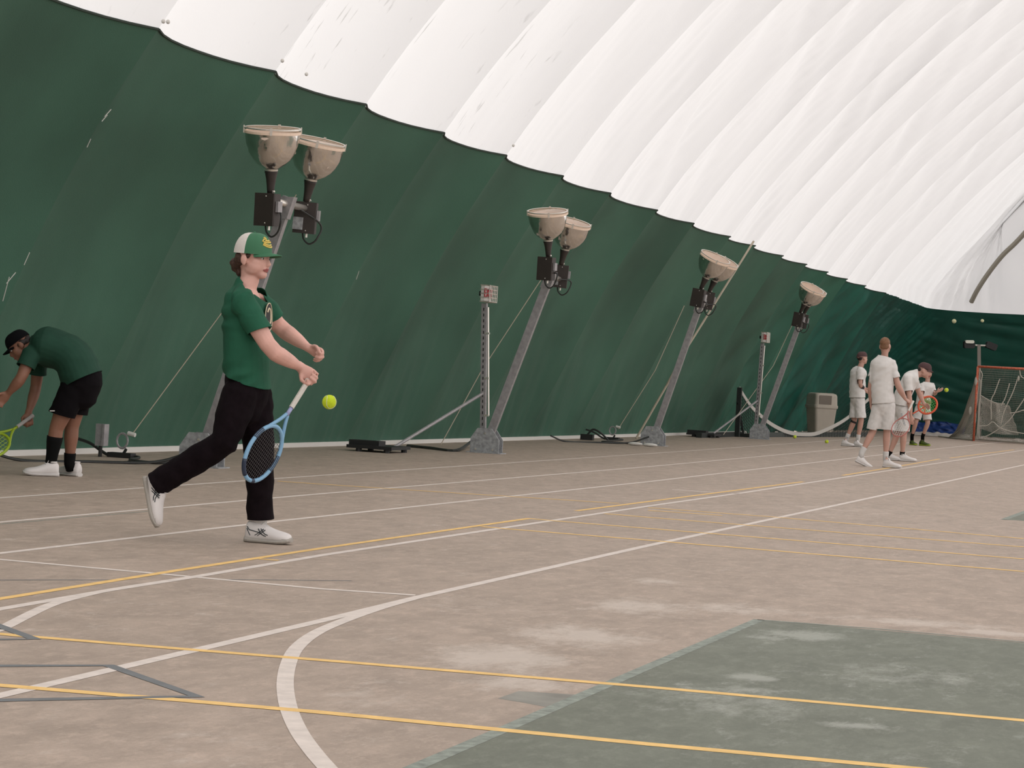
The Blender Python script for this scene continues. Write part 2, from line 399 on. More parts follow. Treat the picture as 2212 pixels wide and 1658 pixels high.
# slate blue marks
mark([(-20, 1345), (75, 1380), (-30, 1381)], .05, slate_line, .0034, 'slate_line'); 
mark([(-40, 1438), (235, 1437), (425, 1504), (-40, 1513)], .055, slate_line, .0034, 'slate_line')
mark([(-20, 1252.5), (260, 1252)], .02, slate_line, .0016, 'slate_line'); mark([(470, 1251), (760, 1254)], .02, slate_line, .0016, 'slate_line')

# ------------------------------------------------------------------ the dome
XB, YE = -11.2, 76.0
PROF = [(0, 0), (.6, 1.24), (1.25, 2.61), (2.03, 3.9), (2.7, 4.83), (3.47, 5.73), (4.07, 6.4)]
ang = math.radians(47.5); d_, z_ = PROF[-1]
while ang > 0.02:
    ang -= math.radians(1.75) * .8; d_ += math.cos(ang) * .8; z_ += math.sin(ang) * .8; PROF.append((d_, z_))
def dz(z):
    for (a, za), (b, zb) in zip(PROF, PROF[1:]):
        if z <= zb: return a + (b - a) * (z - za) / (zb - za)
    return PROF[-1][0]
IB = 3
def prof_pts(i0, i1, k):
    out = []
    for i in range(i0, i1):
        for j in range(k):
            t = j / k
            q = [Vector(PROF[max(0, min(len(PROF) - 1, i + o))]) for o in (-1, 0, 1, 2)]
            a, b, c, d = q
            out.append(.5 * ((2 * b) + (c - a) * t + (2 * a - 5 * b + 4 * c - d) * t * t + (3 * b - a - 3 * c + d) * t ** 3))
    out.append(Vector(PROF[i1])); return out
SEAM = [18.43, 21.03, 23.53, 26.15, 28.64, 31.31, 33.93, 36.92, 39.62, 42.72, 45.10, 48.08, 50.91, 53.74, 56.6, 59.6, 63.2]
SEAM = [18.43 - 2.62 * k for k in range(22, 0, -1)] + SEAM
def dome_panel(name, y0, y1, pp, m, parent, white):
    g = G(); NU = (16 if y0 < 22 else 40) if white else 44; rows = []
    for j, p in enumerate(pp):
        a = pp[max(0, j - 1)]; b = pp[min(len(pp) - 1, j + 1)]; t = (b - a).normalized(); nx, nz = -t.y, t.x    # outward
        hb = min(1, max(0, (p.y - 3.9) / 3)); hn = Vector((-1, 0)).lerp(Vector((nx, nz)), hb)
        row = []
        for i in range(NU + 1):
            u = i / NU; y = y0 + (y1 - y0) * u
            bulge = (.23 + .10 * hb) * (1 - abs(2 * u - 1) ** 2.4) * min(1, p.y / 1.6) ** .8
            s_ = p.y * .9 + p.x
            wr = 0
            low = max(0, 1 - p.y / 2.6)
            if not white:      # fine creases gathered at the foot of the wall
                lw = max(0, 1 - p.y / 2.0) ** 1.3 * min(1, p.y / .15)
                wr += .045 * lw * (abs(noise.noise(Vector((y * 3.6 + p.y * .5, p.y * .25, 31)))) - .2) + .02 * lw * noise.noise(Vector((y * 9 + p.y, p.y * .3, 41)))
            wr += .05 * low * min(1, p.y / .25) * noise.noise(Vector((y * 2.6 + p.y * .8, p.y * .35, 3)))
            if white:
                k = min(1, max(0, (y - 24) / 12))
                dd = (y * 1.0 + s_ * .55)
                wr += k * .085 * noise.noise(Vector((dd * 2.2, s_ * .25 - y * .12, 7))) + k * .03 * noise.noise(Vector((dd * 6, s_ * .5, 17)))
            else:
                k = min(1, max(0, (y - 46) / 12))
                wr += .15 * k * noise.noise(Vector((y * 1.3 - p.y * 1.6, p.y * .8 + y * .4, 1))) + .03 * k * noise.noise(Vector((y * 3.3 - p.y * 4, p.y, 5)))
                wr += .02 * noise.noise(Vector((y * 1.1, p.y * .7, 11)))
            q = wr * math.sin(PI * u) ** .3 if 0 < i < NU else 0
            if abs(p.y - 3.9) < .25: q *= abs(p.y - 3.9) / .25
            row.append(Vector((XB + p.x + nx * q + hn.x * bulge, y, p.y + nz * q + hn.y * bulge)))
        rows.append(row)
    g.add([v for r in rows for v in r], [(j * (NU + 1) + i, j * (NU + 1) + i + 1, (j + 1) * (NU + 1) + i + 1, (j + 1) * (NU + 1) + i) for j in range(len(rows) - 1) for i in range(NU)])
    return mesh_obj(name, g, m, parent, smooth=True, fixn=False)
wall_left = bpy.data.objects.new('wall_left', None); link(wall_left, kind='structure', label='billowing dark green fabric side wall of the dome')
ceiling = bpy.data.objects.new('ceiling', None); link(ceiling, kind='structure', label='white ribbed translucent fabric roof of the dome')
lowp = prof_pts(0, IB, 10); highp = prof_pts(IB, len(PROF) - 1, 3)
for y0, y1 in zip(SEAM, SEAM[1:]):
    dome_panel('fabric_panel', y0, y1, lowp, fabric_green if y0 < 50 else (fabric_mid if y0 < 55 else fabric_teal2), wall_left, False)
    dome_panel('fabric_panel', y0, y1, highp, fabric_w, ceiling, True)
# dark welt between green and white, one length per panel
g = G()
for y0, y1 in zip(SEAM, SEAM[1:]):
    p = PROF[IB]; pts = []
    for i in range(9):
        u = i / 8; q = .23 * (1 - abs(2 * u - 1) ** 2.4) - .008
        pts.append((XB + p[0] - q, y0 + (y1 - y0) * u, p[1]))
    g.tube(pts, .012, 5, cap=False)
mesh_obj('trim_1', g, seam_dark, kind='structure', label='dark welt where the green wall meets the white roof')
# the rounded end of the dome
RC = 4.2
def plan(s, d):
    """point at arc length s along the end outline, moved inwards by d"""
    L1 = (YE - RC) - SEAM[-1]
    r = max(RC - d, .001)
    if d > RC:   # past the corner circle the offset lines meet on the diagonal
        ex = d - RC
    else: ex = 0
    arc = RC * PI / 2
    if s < L1:
        y = SEAM[-1] + s * (1 if not ex else max(0, (YE - d - SEAM[-1])) / L1 if (YE - d) < (YE - RC) else 1)
        return Vector((XB + d, min(y, YE - d), 0)), Vector((-1, 0, 0))
    if s < L1 + arc:
        a = (s - L1) / RC
        c = Vector((XB + RC + ex, YE - RC - ex, 0)); n = Vector((-math.cos(a), math.sin(a), 0))
        return c + n * (r if not ex else .001), n
    x = XB + RC + ex + (s - L1 - arc)
    return Vector((x, YE - d, 0)), Vector((0, 1, 0))
def end_cap(name, pp, m, parent, white, kind, label, smax):
    NS = 190; g = G(); rows = []
    L1 = (YE - RC) - SEAM[-1]
    for j, p in enumerate(pp):
        row = []
        for i in range(NS + 1):
            s = smax * i / NS
            q, n = plan(s, p.x)
            fade = min(1, s / .8) * min(1, p.y / .4) * (1 if white or p.y < 3.6 else .4)
            if white:
                w = .30 * (1 - abs(2 * min(1, s / 11) - 1) ** 2.4) + .16 * noise.noise(Vector((s * 1.3 + p.y * .9, p.y * .3, 2))) + .09 * noise.noise(Vector((s * 3.2 + p.y * 1.6, p.y * .5, 5)))
                if p.y < 4.3: w *= max(.25, (p.y - 3.9) / .4)
            else:
                c = min(1, max(0, (s - 6) / 7))     # diagonal creases by the corner turn into level folds on the end wall
                n1 = noise.noise(Vector((s * .16, p.y * .6, 4))); n2_ = noise.noise(Vector((s * .5, p.y * .5, 14)))
                diag = (p.y * .9 - s * .62 + .5 * n1) / .42; lev = (p.y + .10 * s + .42 * n1 + .15 * math.sin(s * .5)) / .36
                def ridge(t): t = t % 1; return (abs(2 * t - 1) ** 1.6) - .4
                w = (1 - c) * (.17 * ridge(diag) * (.5 + abs(n2_) * 1.6) + .10 * noise.noise(Vector((s * .8 + p.y, p.y * 1.5 - s * .7, 1))))
                w += c * (.055 * ridge(lev) * (.35 + abs(n2_) * 1.5) + .06 * noise.noise(Vector((s * .10, p.y * 3.4 + s * .22, 8))))
            z = p.y
            if not white or p.y < 4.0:
                pass
            w *= fade
            row.append(Vector((q.x, q.y, z)) + n * w)
        rows.append(row)
    g.add([v for r in rows for v in r], [(j * (NS + 1) + i, j * (NS + 1) + i + 1, (j + 1) * (NS + 1) + i + 1, (j + 1) * (NS + 1) + i) for j in range(len(rows) - 1) for i in range(NS)])
    return mesh_obj(name, g, m, parent, smooth=True, fixn=False, kind=kind, label=label)
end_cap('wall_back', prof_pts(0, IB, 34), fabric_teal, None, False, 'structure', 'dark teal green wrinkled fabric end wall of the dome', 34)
end_cap('fabric_panel', prof_pts(IB, len(PROF) - 1, 4), fabric_w, ceiling, True, None, 'bright wrinkled end section of the roof', 34)
# white strip along the foot of the wall
g = G(); g.box((XB + .04, (SEAM[0] + 55) / 2, .028), (.03, 0, 0), (0, (55 - SEAM[0]) / 2, 0), (0, 0, .028))
mesh_obj('baseboard_left', g, white_plastic, kind='structure', label='white anchor strip at the foot of the green wall')
def onwall(px, py, inset=0.0):
    """where the sight line meets the left wall"""
    z = 2.0
    for _ in range(30):
        d = ray(px, py); t = (XB + dz(max(0, z)) + inset) / d.x; z = HC + d.z * t
    return CAM + d * t
def oncap(px, py, inset=0.0):
    """where the sight line meets the rounded end of the dome"""
    z = 4.0; d = ray(px, py)
    for _ in range(40):
        o = dz(max(0, z)); r = RC - o - inset; cx, cy = XB + RC, YE - RC
        if r > 0:       # far root of the circle in plan, or the flat end wall right of it
            a, b, c = d.x ** 2 + d.y ** 2, -2 * (d.x * cx + d.y * cy), cx * cx + cy * cy - r * r
            t = (-b + math.sqrt(max(0, b * b - 4 * a * c))) / (2 * a)
            if d.x * t > cx: t = (YE - o - inset) / d.y
        else: t = (YE - o - inset) / d.y
        z = z * .5 + .5 * (HC + d.z * t)
    return CAM + d * t
# duct on the end of the roof
g = G(); P = spline([oncap(2098, 652, .1), oncap(2112, 625, .15), oncap(2135, 590, .2), oncap(2165, 552, .2), oncap(2192, 526, .2), oncap(2216, 500, .2), oncap(2240, 470, .2)], 5)
g.tube(P, .075, 8); mesh_obj('roof_duct', g, mat('duct_grey', (.30, .28, .23), .7), label='grey flexible duct climbing the white roof at the far end', cat='duct')
# small tears and small white dots along the nearest seams
for a, b in (((240, 236), (226, 252)), ((232, 248), (220, 262)), ((64, 545), (52, 572)), ((34, 588), (14, 612)), ((20, 598), (6, 650)), ((196, 300), (188, 318)), ((1286 / 1.658, 970 / 1.658), (1276 / 1.658, 1000 / 1.658))):
    g = G(); g.tube([onwall(*a, .06), onwall(*b, .06)], .004, 4); mesh_obj('frayed_seam', g, white_plastic, wall_left)
for px, py in ((363, 47), (610, 131), (662, 160), (1109, 314), (353, 46)):
    g = G(); g.ball(onwall(px, py, .05), .02, n=8, m=6); mesh_obj('pale_dot', g, white_plastic, ceiling)

# ------------------------------------------------------------------ lamp stands along the wall
UP = Vector((0, 0, 1)); X1 = Vector((1, 0, 0)); Y1 = Vector((0, 1, 0))
def lamp_head(root, c, axis, bar_c, k, s_lean):
    """reflector bowl opening along axis; c = bottom of the bowl's neck"""
    axis = Vector(axis).normalized(); xa = (X1 - axis * X1.dot(axis)).normalized()
    g = G(); prof = [(.062, .215), (.075, .225), (.13, .262), (.18, .31), (.215, .37), (.238, .44), (.250, .515), (.254, .555)]
    inner = [(r - .006, h + .002) for r, h in prof[::-1]]
    n = 40; g.lathe(c, axis, prof, n)
    rng = random.Random(5 + k)
    for i, v in enumerate(g.v):     # hand beaten dents in the thin metal
        h = (v - c).dot(axis)
        if .25 < h < .52:
            rad = (v - c - axis * h).normalized(); g.v[i] = v + rad * .011 * noise.noise((v - c) * 11 + Vector((k * 3.1, 0, 0)))
    bowl = mesh_obj('reflector', g, reflector_m, root, smooth=True)
    g = G(); g.lathe(c, axis, inner, n); mesh_obj('reflector_lining', g, lining_m, bowl, smooth=True, fixn=False)
    g = G(); g.lathe(c, axis, [(.254, .545), (.264, .548), (.266, .57), (.254, .573), (.250, .56), (.254, .545)], 40)
    mesh_obj('rim', g, rim_warm, bowl, smooth=False)
    g = G(); g.lathe(c, axis, [(.262, .588), (.268, .590), (.268, .602), (.262, .604), (.25, .6), (.262, .588)], 40)
    ring_g = g
    for a in (20, 100, 205, 290):
        g = G(); d = xa * math.cos(math.radians(a)) + axis.cross(xa) * math.sin(math.radians(a))
        g.box(c + axis * .58 + d * .266, d * .006, axis.cross(d) * .012, axis * .035); mesh_obj('clip', g, rim_metal, bowl)
    mesh_obj('lens_ring', ring_g, rim_metal, bowl)
    g = G(); g.lathe(c, axis, [(.0, .598), (.12, .597), (.255, .592)], 32)
    mesh_obj('lens', g, glass_m, bowl, smooth=True)
    g = G(); g.lathe(c, axis, [(.0, .20), (.062, .20), (.066, .225), (.06, .235)], 20); mesh_obj('collar', g, rim_metal, bowl)
    g = G(); g.lathe(c, axis, [(0, -.01), (.032, -.01), (.036, .03), (.038, .06), (.046, .12), (.058, .175), (.060, .205), (0, .205)], 20)
    for h in (.18, .192): g.lathe(c, axis, [(.06, h), (.065, h + .003), (.06, h + .006)], 20)
    mesh_obj('socket_cone', g, brown_box, root, smooth=True)
    # ballast box hung beside the bar
    bx = (Vector((1, -.18, 0)) if k % 2 == 0 else Vector((1, .22, 0))).normalized(); by = UP.cross(bx).normalized()
    tl = (axis * .35 + UP + s_lean * .5).normalized(); bx = (bx - tl * bx.dot(tl)).normalized(); by = tl.cross(bx)
    bc = c - tl * .165 + by * (-.03 if k % 2 == 0 else .05)
    g = G(); rounded_box(g, bc, bx * .105, by * .06, tl * .15, .012)
    box = mesh_obj('ballast_box', g, brown_box, root)
    g = G(); rounded_box(g, bc - by * .064, bx * .108, by * .006, tl * .153, .004); mesh_obj('cover_plate', g, brown_box, box)
    for q in (.125, -.125):
        g = G(); g.ball(bc - by * .07 + tl * q + bx * .02, .007, n=8, m=5); mesh_obj('screw', g, rim_metal, box)
    g = G(); g.box(bc + bx * .122 + tl * .03, bx * .014, by * .035, tl * .05); mesh_obj('clamp', g, steel_grey, root)
    g = G(); g.tube([bc + bx * .02 - tl * .14, bc + bx * .02 - tl * .19], .014, 8); mesh_obj('cable_gland', g, rim_metal, root)
    g = G(); g.tube([c - axis * .02, c + bx * .035 + axis * .015], .018, 8); mesh_obj('swivel', g, rim_metal, root)
    if k % 2: 
        g = G(); rounded_box(g, bc - by * .08 - bx * .06 - tl * .06, bx * .05, by * .012, tl * .06, .004); mesh_obj('junction_plate', g, plate_grey, box)
    g = G(); P = [bc - bx * .02 - tl * .14, bc - bx * .0 - tl * .21, bc + bx * .06 - tl * .25, bc + bx * .13 - tl * .19, bc + bx * .15 - tl * .05, bar_c]
    g.tube(spline(P, 6), .009, 6); mesh_obj('cable', g, cable_black, root)
def rounded_box(g, c, x, y, z, r):
    """box with chamfered vertical edges along z"""
    X, Y = Vector(x), Vector(y); lx, ly = X.length, Y.length; ux, uy = X / lx, Y / ly
    o = [(lx, ly - r), (lx - r, ly), (-lx + r, ly), (-lx, ly - r), (-lx, -ly + r), (-lx + r, -ly), (lx - r, -ly), (lx, -ly + r)]
    vs = [Vector(c) + ux * a + uy * b + Vector(z) * k for k in (-1, 1) for a, b in o]
    g.add(vs, [tuple(range(8))[::-1], tuple(range(8, 16))] + [(i, (i + 1) % 8, 8 + (i + 1) % 8, 8 + i) for i in range(8)])
def base_plate(root, b, w, h, facing=1):
    """two folded steel plates bolted to a foot, the pole stands between them"""
    for s in (-1, 1):
        g = G(); c = b + Y1 * s * .085
        o = [(-w, 0), (w, 0), (w, h * .55), (w * .45, h), (-w * .55, h), (-w, h * .6)]
        vs = [c + X1 * a + UP * z + Y1 * (t * .008) for t in (-1, 1) for a, z in o]
        g.add(vs, [tuple(range(6))[::-1], tuple(range(6, 12))] + [(i, (i + 1) % 6, 6 + (i + 1) % 6, 6 + i) for i in range(6)])
        pl = mesh_obj('base_plate', g, plate_grey, root)
        for q in ((-w * .6, .05), (w * .6, .05), (0, h * .8)):
            g = G(); g.tube([c + X1 * q[0] + UP * q[1] - Y1 * .02, c + X1 * q[0] + UP * q[1] + Y1 * .02], .013, 6); mesh_obj('bolt', g, rim_metal, pl)
    g = G(); g.box(b + UP * .006, X1 * (w + .04), Y1 * .13, UP * .006); mesh_obj('foot_plate', g, plate_grey, root)
def glass():
    m = bpy.data.materials.new('lens_glass'); m.use_nodes = True; b = m.node_tree.nodes['Principled BSDF']
    b.inputs['Base Color'].default_value = (1, .95, .88, 1); b.inputs['Roughness'].default_value = .05; b.inputs['Transmission Weight'].default_value = 1; b.inputs['IOR'].default_value = 1.08
    return m
glass_m = glass()
lining_m = mat('lining_warm', (.92, .75, .63), .5)
LAMPS = [((435, 1008), (622, 432), 'double floodlight on a leaning grey pole behind the player in the green cap', ((594, 404), (668, 425)), .27),
         ((1050, 978), (1190, 592), 'double floodlight on a leaning grey pole beside the nearer exit sign post', ((1184, 545), (1221, 551)), .29),
         ((1410, 962), (1515, 650), 'double floodlight on a leaning grey pole with a tan rope running past its head', ((1518, 622), (1536, 624)), .24),
         ((1640, 948), (1730, 690), 'farthest wall floodlight, on a leaning grey pole near the grey bin', ((1729, 671), (1731, 671)), .24)]
for k, (b, t, lab, heads, bh) in enumerate(LAMPS):
    B = fl(*b); T = aty(t[0], t[1], B.y)
    root = empty('floodlight_stand', B, lab, 'light', 'floodlights along the green wall')
    base_plate(root, B, .2, .33)
    g = G(); s = (T - B - UP * .12).normalized(); side = X1
    g.bar(B + UP * .12 + (T - B) * .0, T + s * .03, .052, .036, X1); pole = mesh_obj('pole', g, steel_grey, root)
    g = G(); g.tube([T - Y1 * .46 - s * .04, T + Y1 * .50 - s * .04], .032, 10); mesh_obj('crossbar', g, rim_metal, root, smooth=True)
    g = G(); g.box(T - s * .08, X1 * .07, Y1 * .045, s * .11); mesh_obj('pole_bracket', g, steel_grey, root)
    tilt = [(.0, .16), (-.06, .20), (.40, .42), (.42, .40)][k]; fwd = [(-.17, -.12), (-.24, -.18), (-.20, -.20), (-.27, -.27)][k]; lift = [-.06, .12, .10, .05][k]
    for j, dy in enumerate((-.42, .46)):
        c = T + Y1 * dy + s * .10 + X1 * ((-.055, -.03), (.045, -.03), (.05, .0), (.03, -.05))[k][1 if j == 0 and k == 0 else j] * 1.0 + UP * (lift - .05 * j * (k == 1))
        lamp_head(root, c, (tilt[j] + .05, fwd[j], 1), T + Y1 * dy * .6 - s * .05, j, s * [.0, .2, .9, .9][k])
    # feed cable running from the foot
    g = G(); P = [B + Vector((-.05, -.1, .15)), B + Vector((-.35, -.3, .03)), B + Vector((-.8, -.8, .012)), B + Vector((-1.15, -1.4, .012)), B + Vector((-1.3, -1.8, .1))]
    if k in (0, 2): g.tube(spline(P, 6), .014, 6); mesh_obj('power_cable', g, cable_black, root)

# ------------------------------------------------------------------ exit sign posts
def exit_post(b, t, lab, brace=True):
    B = fl(*b); dep = depth_of(B); T = at(t[0], t[1], dep)
    root = empty('exit_sign_post', B, lab, 'sign', 'exit sign posts by the green wall')
    s = (T - B).normalized()
    g = G(); g.bar(B, T, .035, .035, X1)
    mesh_obj('post', g, steel_grey, root)
    g = G(); g.tube([B + X1 * .055 + UP * .5 - Y1 * .02, T + X1 * .055 - s * .05 - Y1 * .02], .014, 8)
    mesh_obj('conduit', g, rim_metal, root)
    for q in (.5, 1.0, 1.6):
        g = G(); g.box(B + s * q + X1 * .05 - Y1 * .02, X1 * .03, Y1 * .02, UP * .012); mesh_obj('pipe_clip', g, rim_metal, root)
    g = G()
    for q in range(24): g.box(B + s * (.15 + q * (T - B).length / 26) - Y1 * .036, X1 * .007, Y1 * .002, UP * .02)
    mesh_obj('slot', g, black_mat, root)['kind'] = 'stuff'
    g = G(); g.box(B + UP * .008, X1 * .1, Y1 * .1, UP * .008); mesh_obj('foot_plate', g, plate_grey, root)
    # strut down to a foot by the wall
    if brace:
        q = B + s * ((T - B).length * .40); e = B + Vector((-.55, -2.1, .03)) if brace is True else Vector(brace)
        g = G(); g.tube([q, e], .022, 8); mesh_obj('strut', g, steel_grey, root)
        g = G(); g.box(e + Vector((-.1, -.15, .03)), X1 * .30, Y1 * .35, UP * .02); wf = mesh_obj('weighted_foot', g, black_mat, root)
        g = G(); g.box(e + Vector((-.2, -.3, .08)), X1 * .2, Y1 * .12, UP * .03); mesh_obj('weight', g, black_mat, wf)
        for v in ((.15, .1), (-.3, .1), (-.25, -.45), (.12, -.45)):
            g = G(); g.tube([e + Vector((v[0], v[1], -.03)), e + Vector((v[0], v[1], .03))], .04, 8); mesh_obj('foot_pad', g, black_mat, wf)
    # sign box on a panel facing the court, letters in red, under a wire guard
    c = T + s * .13 + X1 * .02
    g = G(); g.box(c, X1 * .025, Y1 * .155, UP * .105); sign = mesh_obj('sign_box', g, white_plastic, root)
    cu = bpy.data.curves.new('exit_letters', 'FONT'); cu.body = 'EXIT'; cu.size = .17; cu.extrude = .004; cu.offset = .004; cu.align_x = 'CENTER'; cu.align_y = 'CENTER'
    tmp = bpy.data.objects.new('t', cu); COL.objects.link(tmp); dg = bpy.context.evaluated_depsgraph_get(); dg.update()
    me = bpy.data.meshes.new_from_object(tmp.evaluated_get(dg)); bpy.data.objects.remove(tmp); me.materials.clear(); me.materials.append(red_m)
    o = bpy.data.objects.new('exit_letters', me); link(o, sign, kind='stuff')
    o.matrix_local = Matrix.Translation(c + X1 * .031 - worldloc(sign)) @ Matrix(((0, 0, 1, 0), (1, 0, 0, 0), (0, 1, 0, 0), (0, 0, 0, 1)))
    g = G()
    for i in range(5):
        z = -.105 + .21 * i / 4
        P = [c + Vector((-.03, -.17, z)), c + Vector((.10, -.17, z)), c + Vector((.10, .17, z)), c + Vector((-.03, .17, z))]; g.tube(P, .0055, 5)
    for i in range(6):
        y = -.17 + .34 * i / 5
        g.tube([c + Vector((-.03, y, .112)), c + Vector((.10, y, .112)), c + Vector((.10, y, -.112)), c + Vector((-.03, y, -.112))], .0055, 5)
    mesh_obj('wire_guard', g, rim_metal, root)['kind'] = 'stuff'
    g = G(); g.box(c - X1 * .06, X1 * .03, Y1 * .03, UP * .03); mesh_obj('sign_mount', g, black_mat, root)
    return root
exit_post((1043, 977), (1047, 655), 'nearer exit sign post, red letters in a wire cage, left of the middle floodlight')
exit_post((1631, 946), (1647, 741), 'farther exit sign post, red letters in a wire cage, beside the black net post')

# ------------------------------------------------------------------ ropes and floor cables
def rope(name, pts, r, m, lab, cat='rope', group=None):
    g = G(); g.tube(pts, r, 6); return mesh_obj(name, g, m, label=lab, cat=cat, group=group)
w0 = onwall(505, 640, .12)
rope('guy_rope', [onwall(640, 420, .1), w0, fl(284, 984) + UP * .23], .0055, rope_tan, 'thin tan guy rope running down behind the back of the player in the green cap', group='ropes down the green wall')
rope('guy_rope', [onwall(1168, 605, .12), onwall(1040, 800, .25), fl(952, 963) + UP * .02], .007, rope_tan, 'thin rope down the wall between the nearer exit sign post and its floodlight', group='ropes down the green wall')
rope('guy_rope', [onwall(1628, 521, .06), onwall(1475, 765, .55), onwall(1440, 832, .55), fl(1374, 949) + UP * .02], .021, rope_tan, 'thick tan rope from the roof edge down behind the third floodlight', group='ropes down the green wall')
rope('guy_rope', [onwall(1478, 660, .1), onwall(1415, 800, .45), fl(1334, 950) + UP * .2], .007, rope_tan, 'thin rope just left of the thick tan rope', group='ropes down the green wall')
rope('guy_rope', [onwall(1712, 700, .1), onwall(1670, 790, .45), fl(1562, 949) + UP * .1], .007, rope_tan, 'thin rope behind the farthest floodlight and the black net post', group='ropes down the green wall')
def anchor(px, py, lab, cable):
    p = fl(px, py); root = empty('cable_anchor', p, lab, 'anchor', 'rope anchors at the foot of the wall')
    g = G(); ring = [p + UP * (.17 + .075 * math.sin(a)) + X1 * .06 * math.cos(a) for a in [2 * PI * i / 14 for i in range(14)]]; g.tube(ring, .012, 6, closed=True)
    mesh_obj('ring', g, steel_grey, root)
    g = G(); g.tube([p + X1 * .06 + UP * .25, p + X1 * .14 + UP * .235], .022, 8); mesh_obj('plug', g, white_plastic, root)
    g = G(); g.tube(spline([p + X1 * .05 + UP * .09, p + UP * .03, p - X1 * .15 + UP * .02, p - X1 * .35 + UP * .12, p - X1 * .5 + UP * .16], 6), .016, 6); mesh_obj('cable', g, cable_black, root)
    g = G(); g.tube(spline([p + UP * .03, p + X1 * .2 + UP * .015] + [fl(*c) + UP * .015 for c in cable], 6), .014, 6); mesh_obj('cable', g, cable_black, root)
    g = G(); g.box(p + UP * .025, X1 * .13, Y1 * .06, UP * .025); mesh_obj('foot', g, black_mat, root)
anchor(262, 988, 'ring and plug anchor on the wall foot between the bending player and the leaning pole', [(280, 996), (330, 1002), (380, 1002), (420, 1004)])
anchor(1322, 950, 'ring and plug anchor on the wall foot left of the third floodlight', [(1300, 955), (1345, 958), (1375, 960)])
p = fl(216, 986); root = empty('anchor_stake', p, 'grey upright anchor bracket at the wall foot, right of the bending player', 'bracket')
g = G(); g.box(p + UP * .22, X1 * .05, Y1 * .03, UP * .11); g.box(p + UP * .22 + X1 * .045, X1 * .012, Y1 * .05, UP * .11); mesh_obj('bracket_plate', g, steel_grey, root)
g = G(); g.tube([p, p + UP * .14], .02, 8); mesh_obj('stake', g, black_mat, root)
p = fl(1268, 951); root = empty('cable_box', p, 'small black cable box at the wall foot, left of the third floodlight', 'box')
g = G(); g.box(p + UP * .06, X1 * .11, Y1 * .06, UP * .05); mesh_obj('housing', g, black_mat, root)
g = G(); g.tube(spline([p + UP * .1, p + Vector((.1, 0, .2)), p + Vector((.25, 0, .14)), p + Vector((.35, .1, .03))], 6), .018, 6); mesh_obj('cable', g, cable_black, root)
g = G(); g.tube(spline([fl(880, 965) + UP * .015, fl(930, 970) + UP * .015, fl(985, 975) + UP * .015, fl(1022, 965) + UP * .1], 6), .022, 6); mesh_obj('floor_cable', g, cable_black, label='black cable on the floor running to the foot of the nearer exit sign post', cat='cable')
for i, lb in enumerate(('pale sandbag at the left of the third floodlight foot', 'pale sandbag touching the front of the third floodlight foot')):
    q = fl(1372 + 32 * i, 962 + 2.5 * i); g = G(); g.ball(q + Vector((0, 0, .03)), .13, .05, .03, n=14, m=8)
    mesh_obj('sandbag', g, white_plastic, smooth=True, label=lb, cat='bag')

# ------------------------------------------------------------------ portable net behind the posts
NP = fl(1592, 943); NE = fl(1878, 945); ndir = (NE - NP); ndir.z = 0
root = empty('portable_net', NP, 'black portable tennis net with sagging white tape, behind the farther exit sign post', 'net')
def npt(px, py):
    """point of the net's upright plane seen at this pixel"""
    n = ndir.cross(UP); d = ray(px, py); return CAM + d * ((NP - CAM).dot(n) / d.dot(n))
g = G(); top = npt(1590, 836); g.bar(NP, NP + UP * (top.z), .05, .05, X1); mesh_obj('net_post', g, net_black, root)
g = G(); g.tube([npt(1594, 868), fl(1606, 943) + UP * .03], .025, 8); mesh_obj('brace', g, net_black, root)
g = G(); g.box(NP + Vector((-.1, -1.2, .05)), X1 * .06, Y1 * 2.2, UP * .05); mesh_obj('net_foot', g, net_black, root); g = G(); g.box(NP + Vector((0, .2, .04)), X1 * .35, Y1 * .07, UP * .04); mesh_obj('cross_foot', g, net_black, root)
tape = [npt(*p) for p in [(1597, 838), (1608, 857), (1622, 877), (1640, 895), (1660, 912), (1682, 925), (1702, 933), (1730, 938), (1760, 936.5), (1785, 927), (1810, 915), (1833, 900), (1852, 883), (1878, 860)]]
tape = [Vector((p.x, p.y, max(p.z, .07))) for p in spline(tape, 4)]
g = G(); n = len(tape); hw = .045; g.add([p + UP * hw for p in tape] + [p - UP * hw for p in tape] + [p + UP * hw + X1 * .012 for p in tape] + [p - UP * hw + X1 * .012 for p in tape],
    [(i, i + 1, n + i + 1, n + i) for i in range(n - 1)] + [(2 * n + i, 2 * n + i + 1, 3 * n + i + 1, 3 * n + i) for i in range(n - 1)] + [(i, i + 1, 2 * n + i + 1, 2 * n + i) for i in range(n - 1)])
mesh_obj('tape', g, mat('tape_white', (.5, .48, .44), .7), root, fixn=False)
g = G()
for i in range(0, n, 1):
    if tape[i].z > .09: g.tube([tape[i], Vector((tape[i].x, tape[i].y, .01))], .006, 3, cap=False)
for k in range(1, 22):
    run = [Vector((p.x, p.y, p.z - .07 * k)) for p in tape]
    seg = []
    for p in run:
        if p.z > .01: seg.append(p)
        else:
            if len(seg) > 1: g.tube(seg, .006, 3, cap=False)
            seg = []
    if len(seg) > 1: g.tube(seg, .006, 3, cap=False)
mesh_obj('netting', g, net_black, root)['kind'] = 'stuff'
g = G(); q0 = fl(1655, 943.5); q1 = fl(1870, 942.5); c = (q0 + q1) / 2; hx = (q1 - q0) / 2; sx = hx.cross(UP).normalized(); g.box(c + UP * .055, hx, sx * .06, UP * .055)
mesh_obj('floor_beam', g, mat('beam_grey', (.05, .06, .055), .6), label='long low dark grey beam on the floor in front of the grey bin', cat='beam')

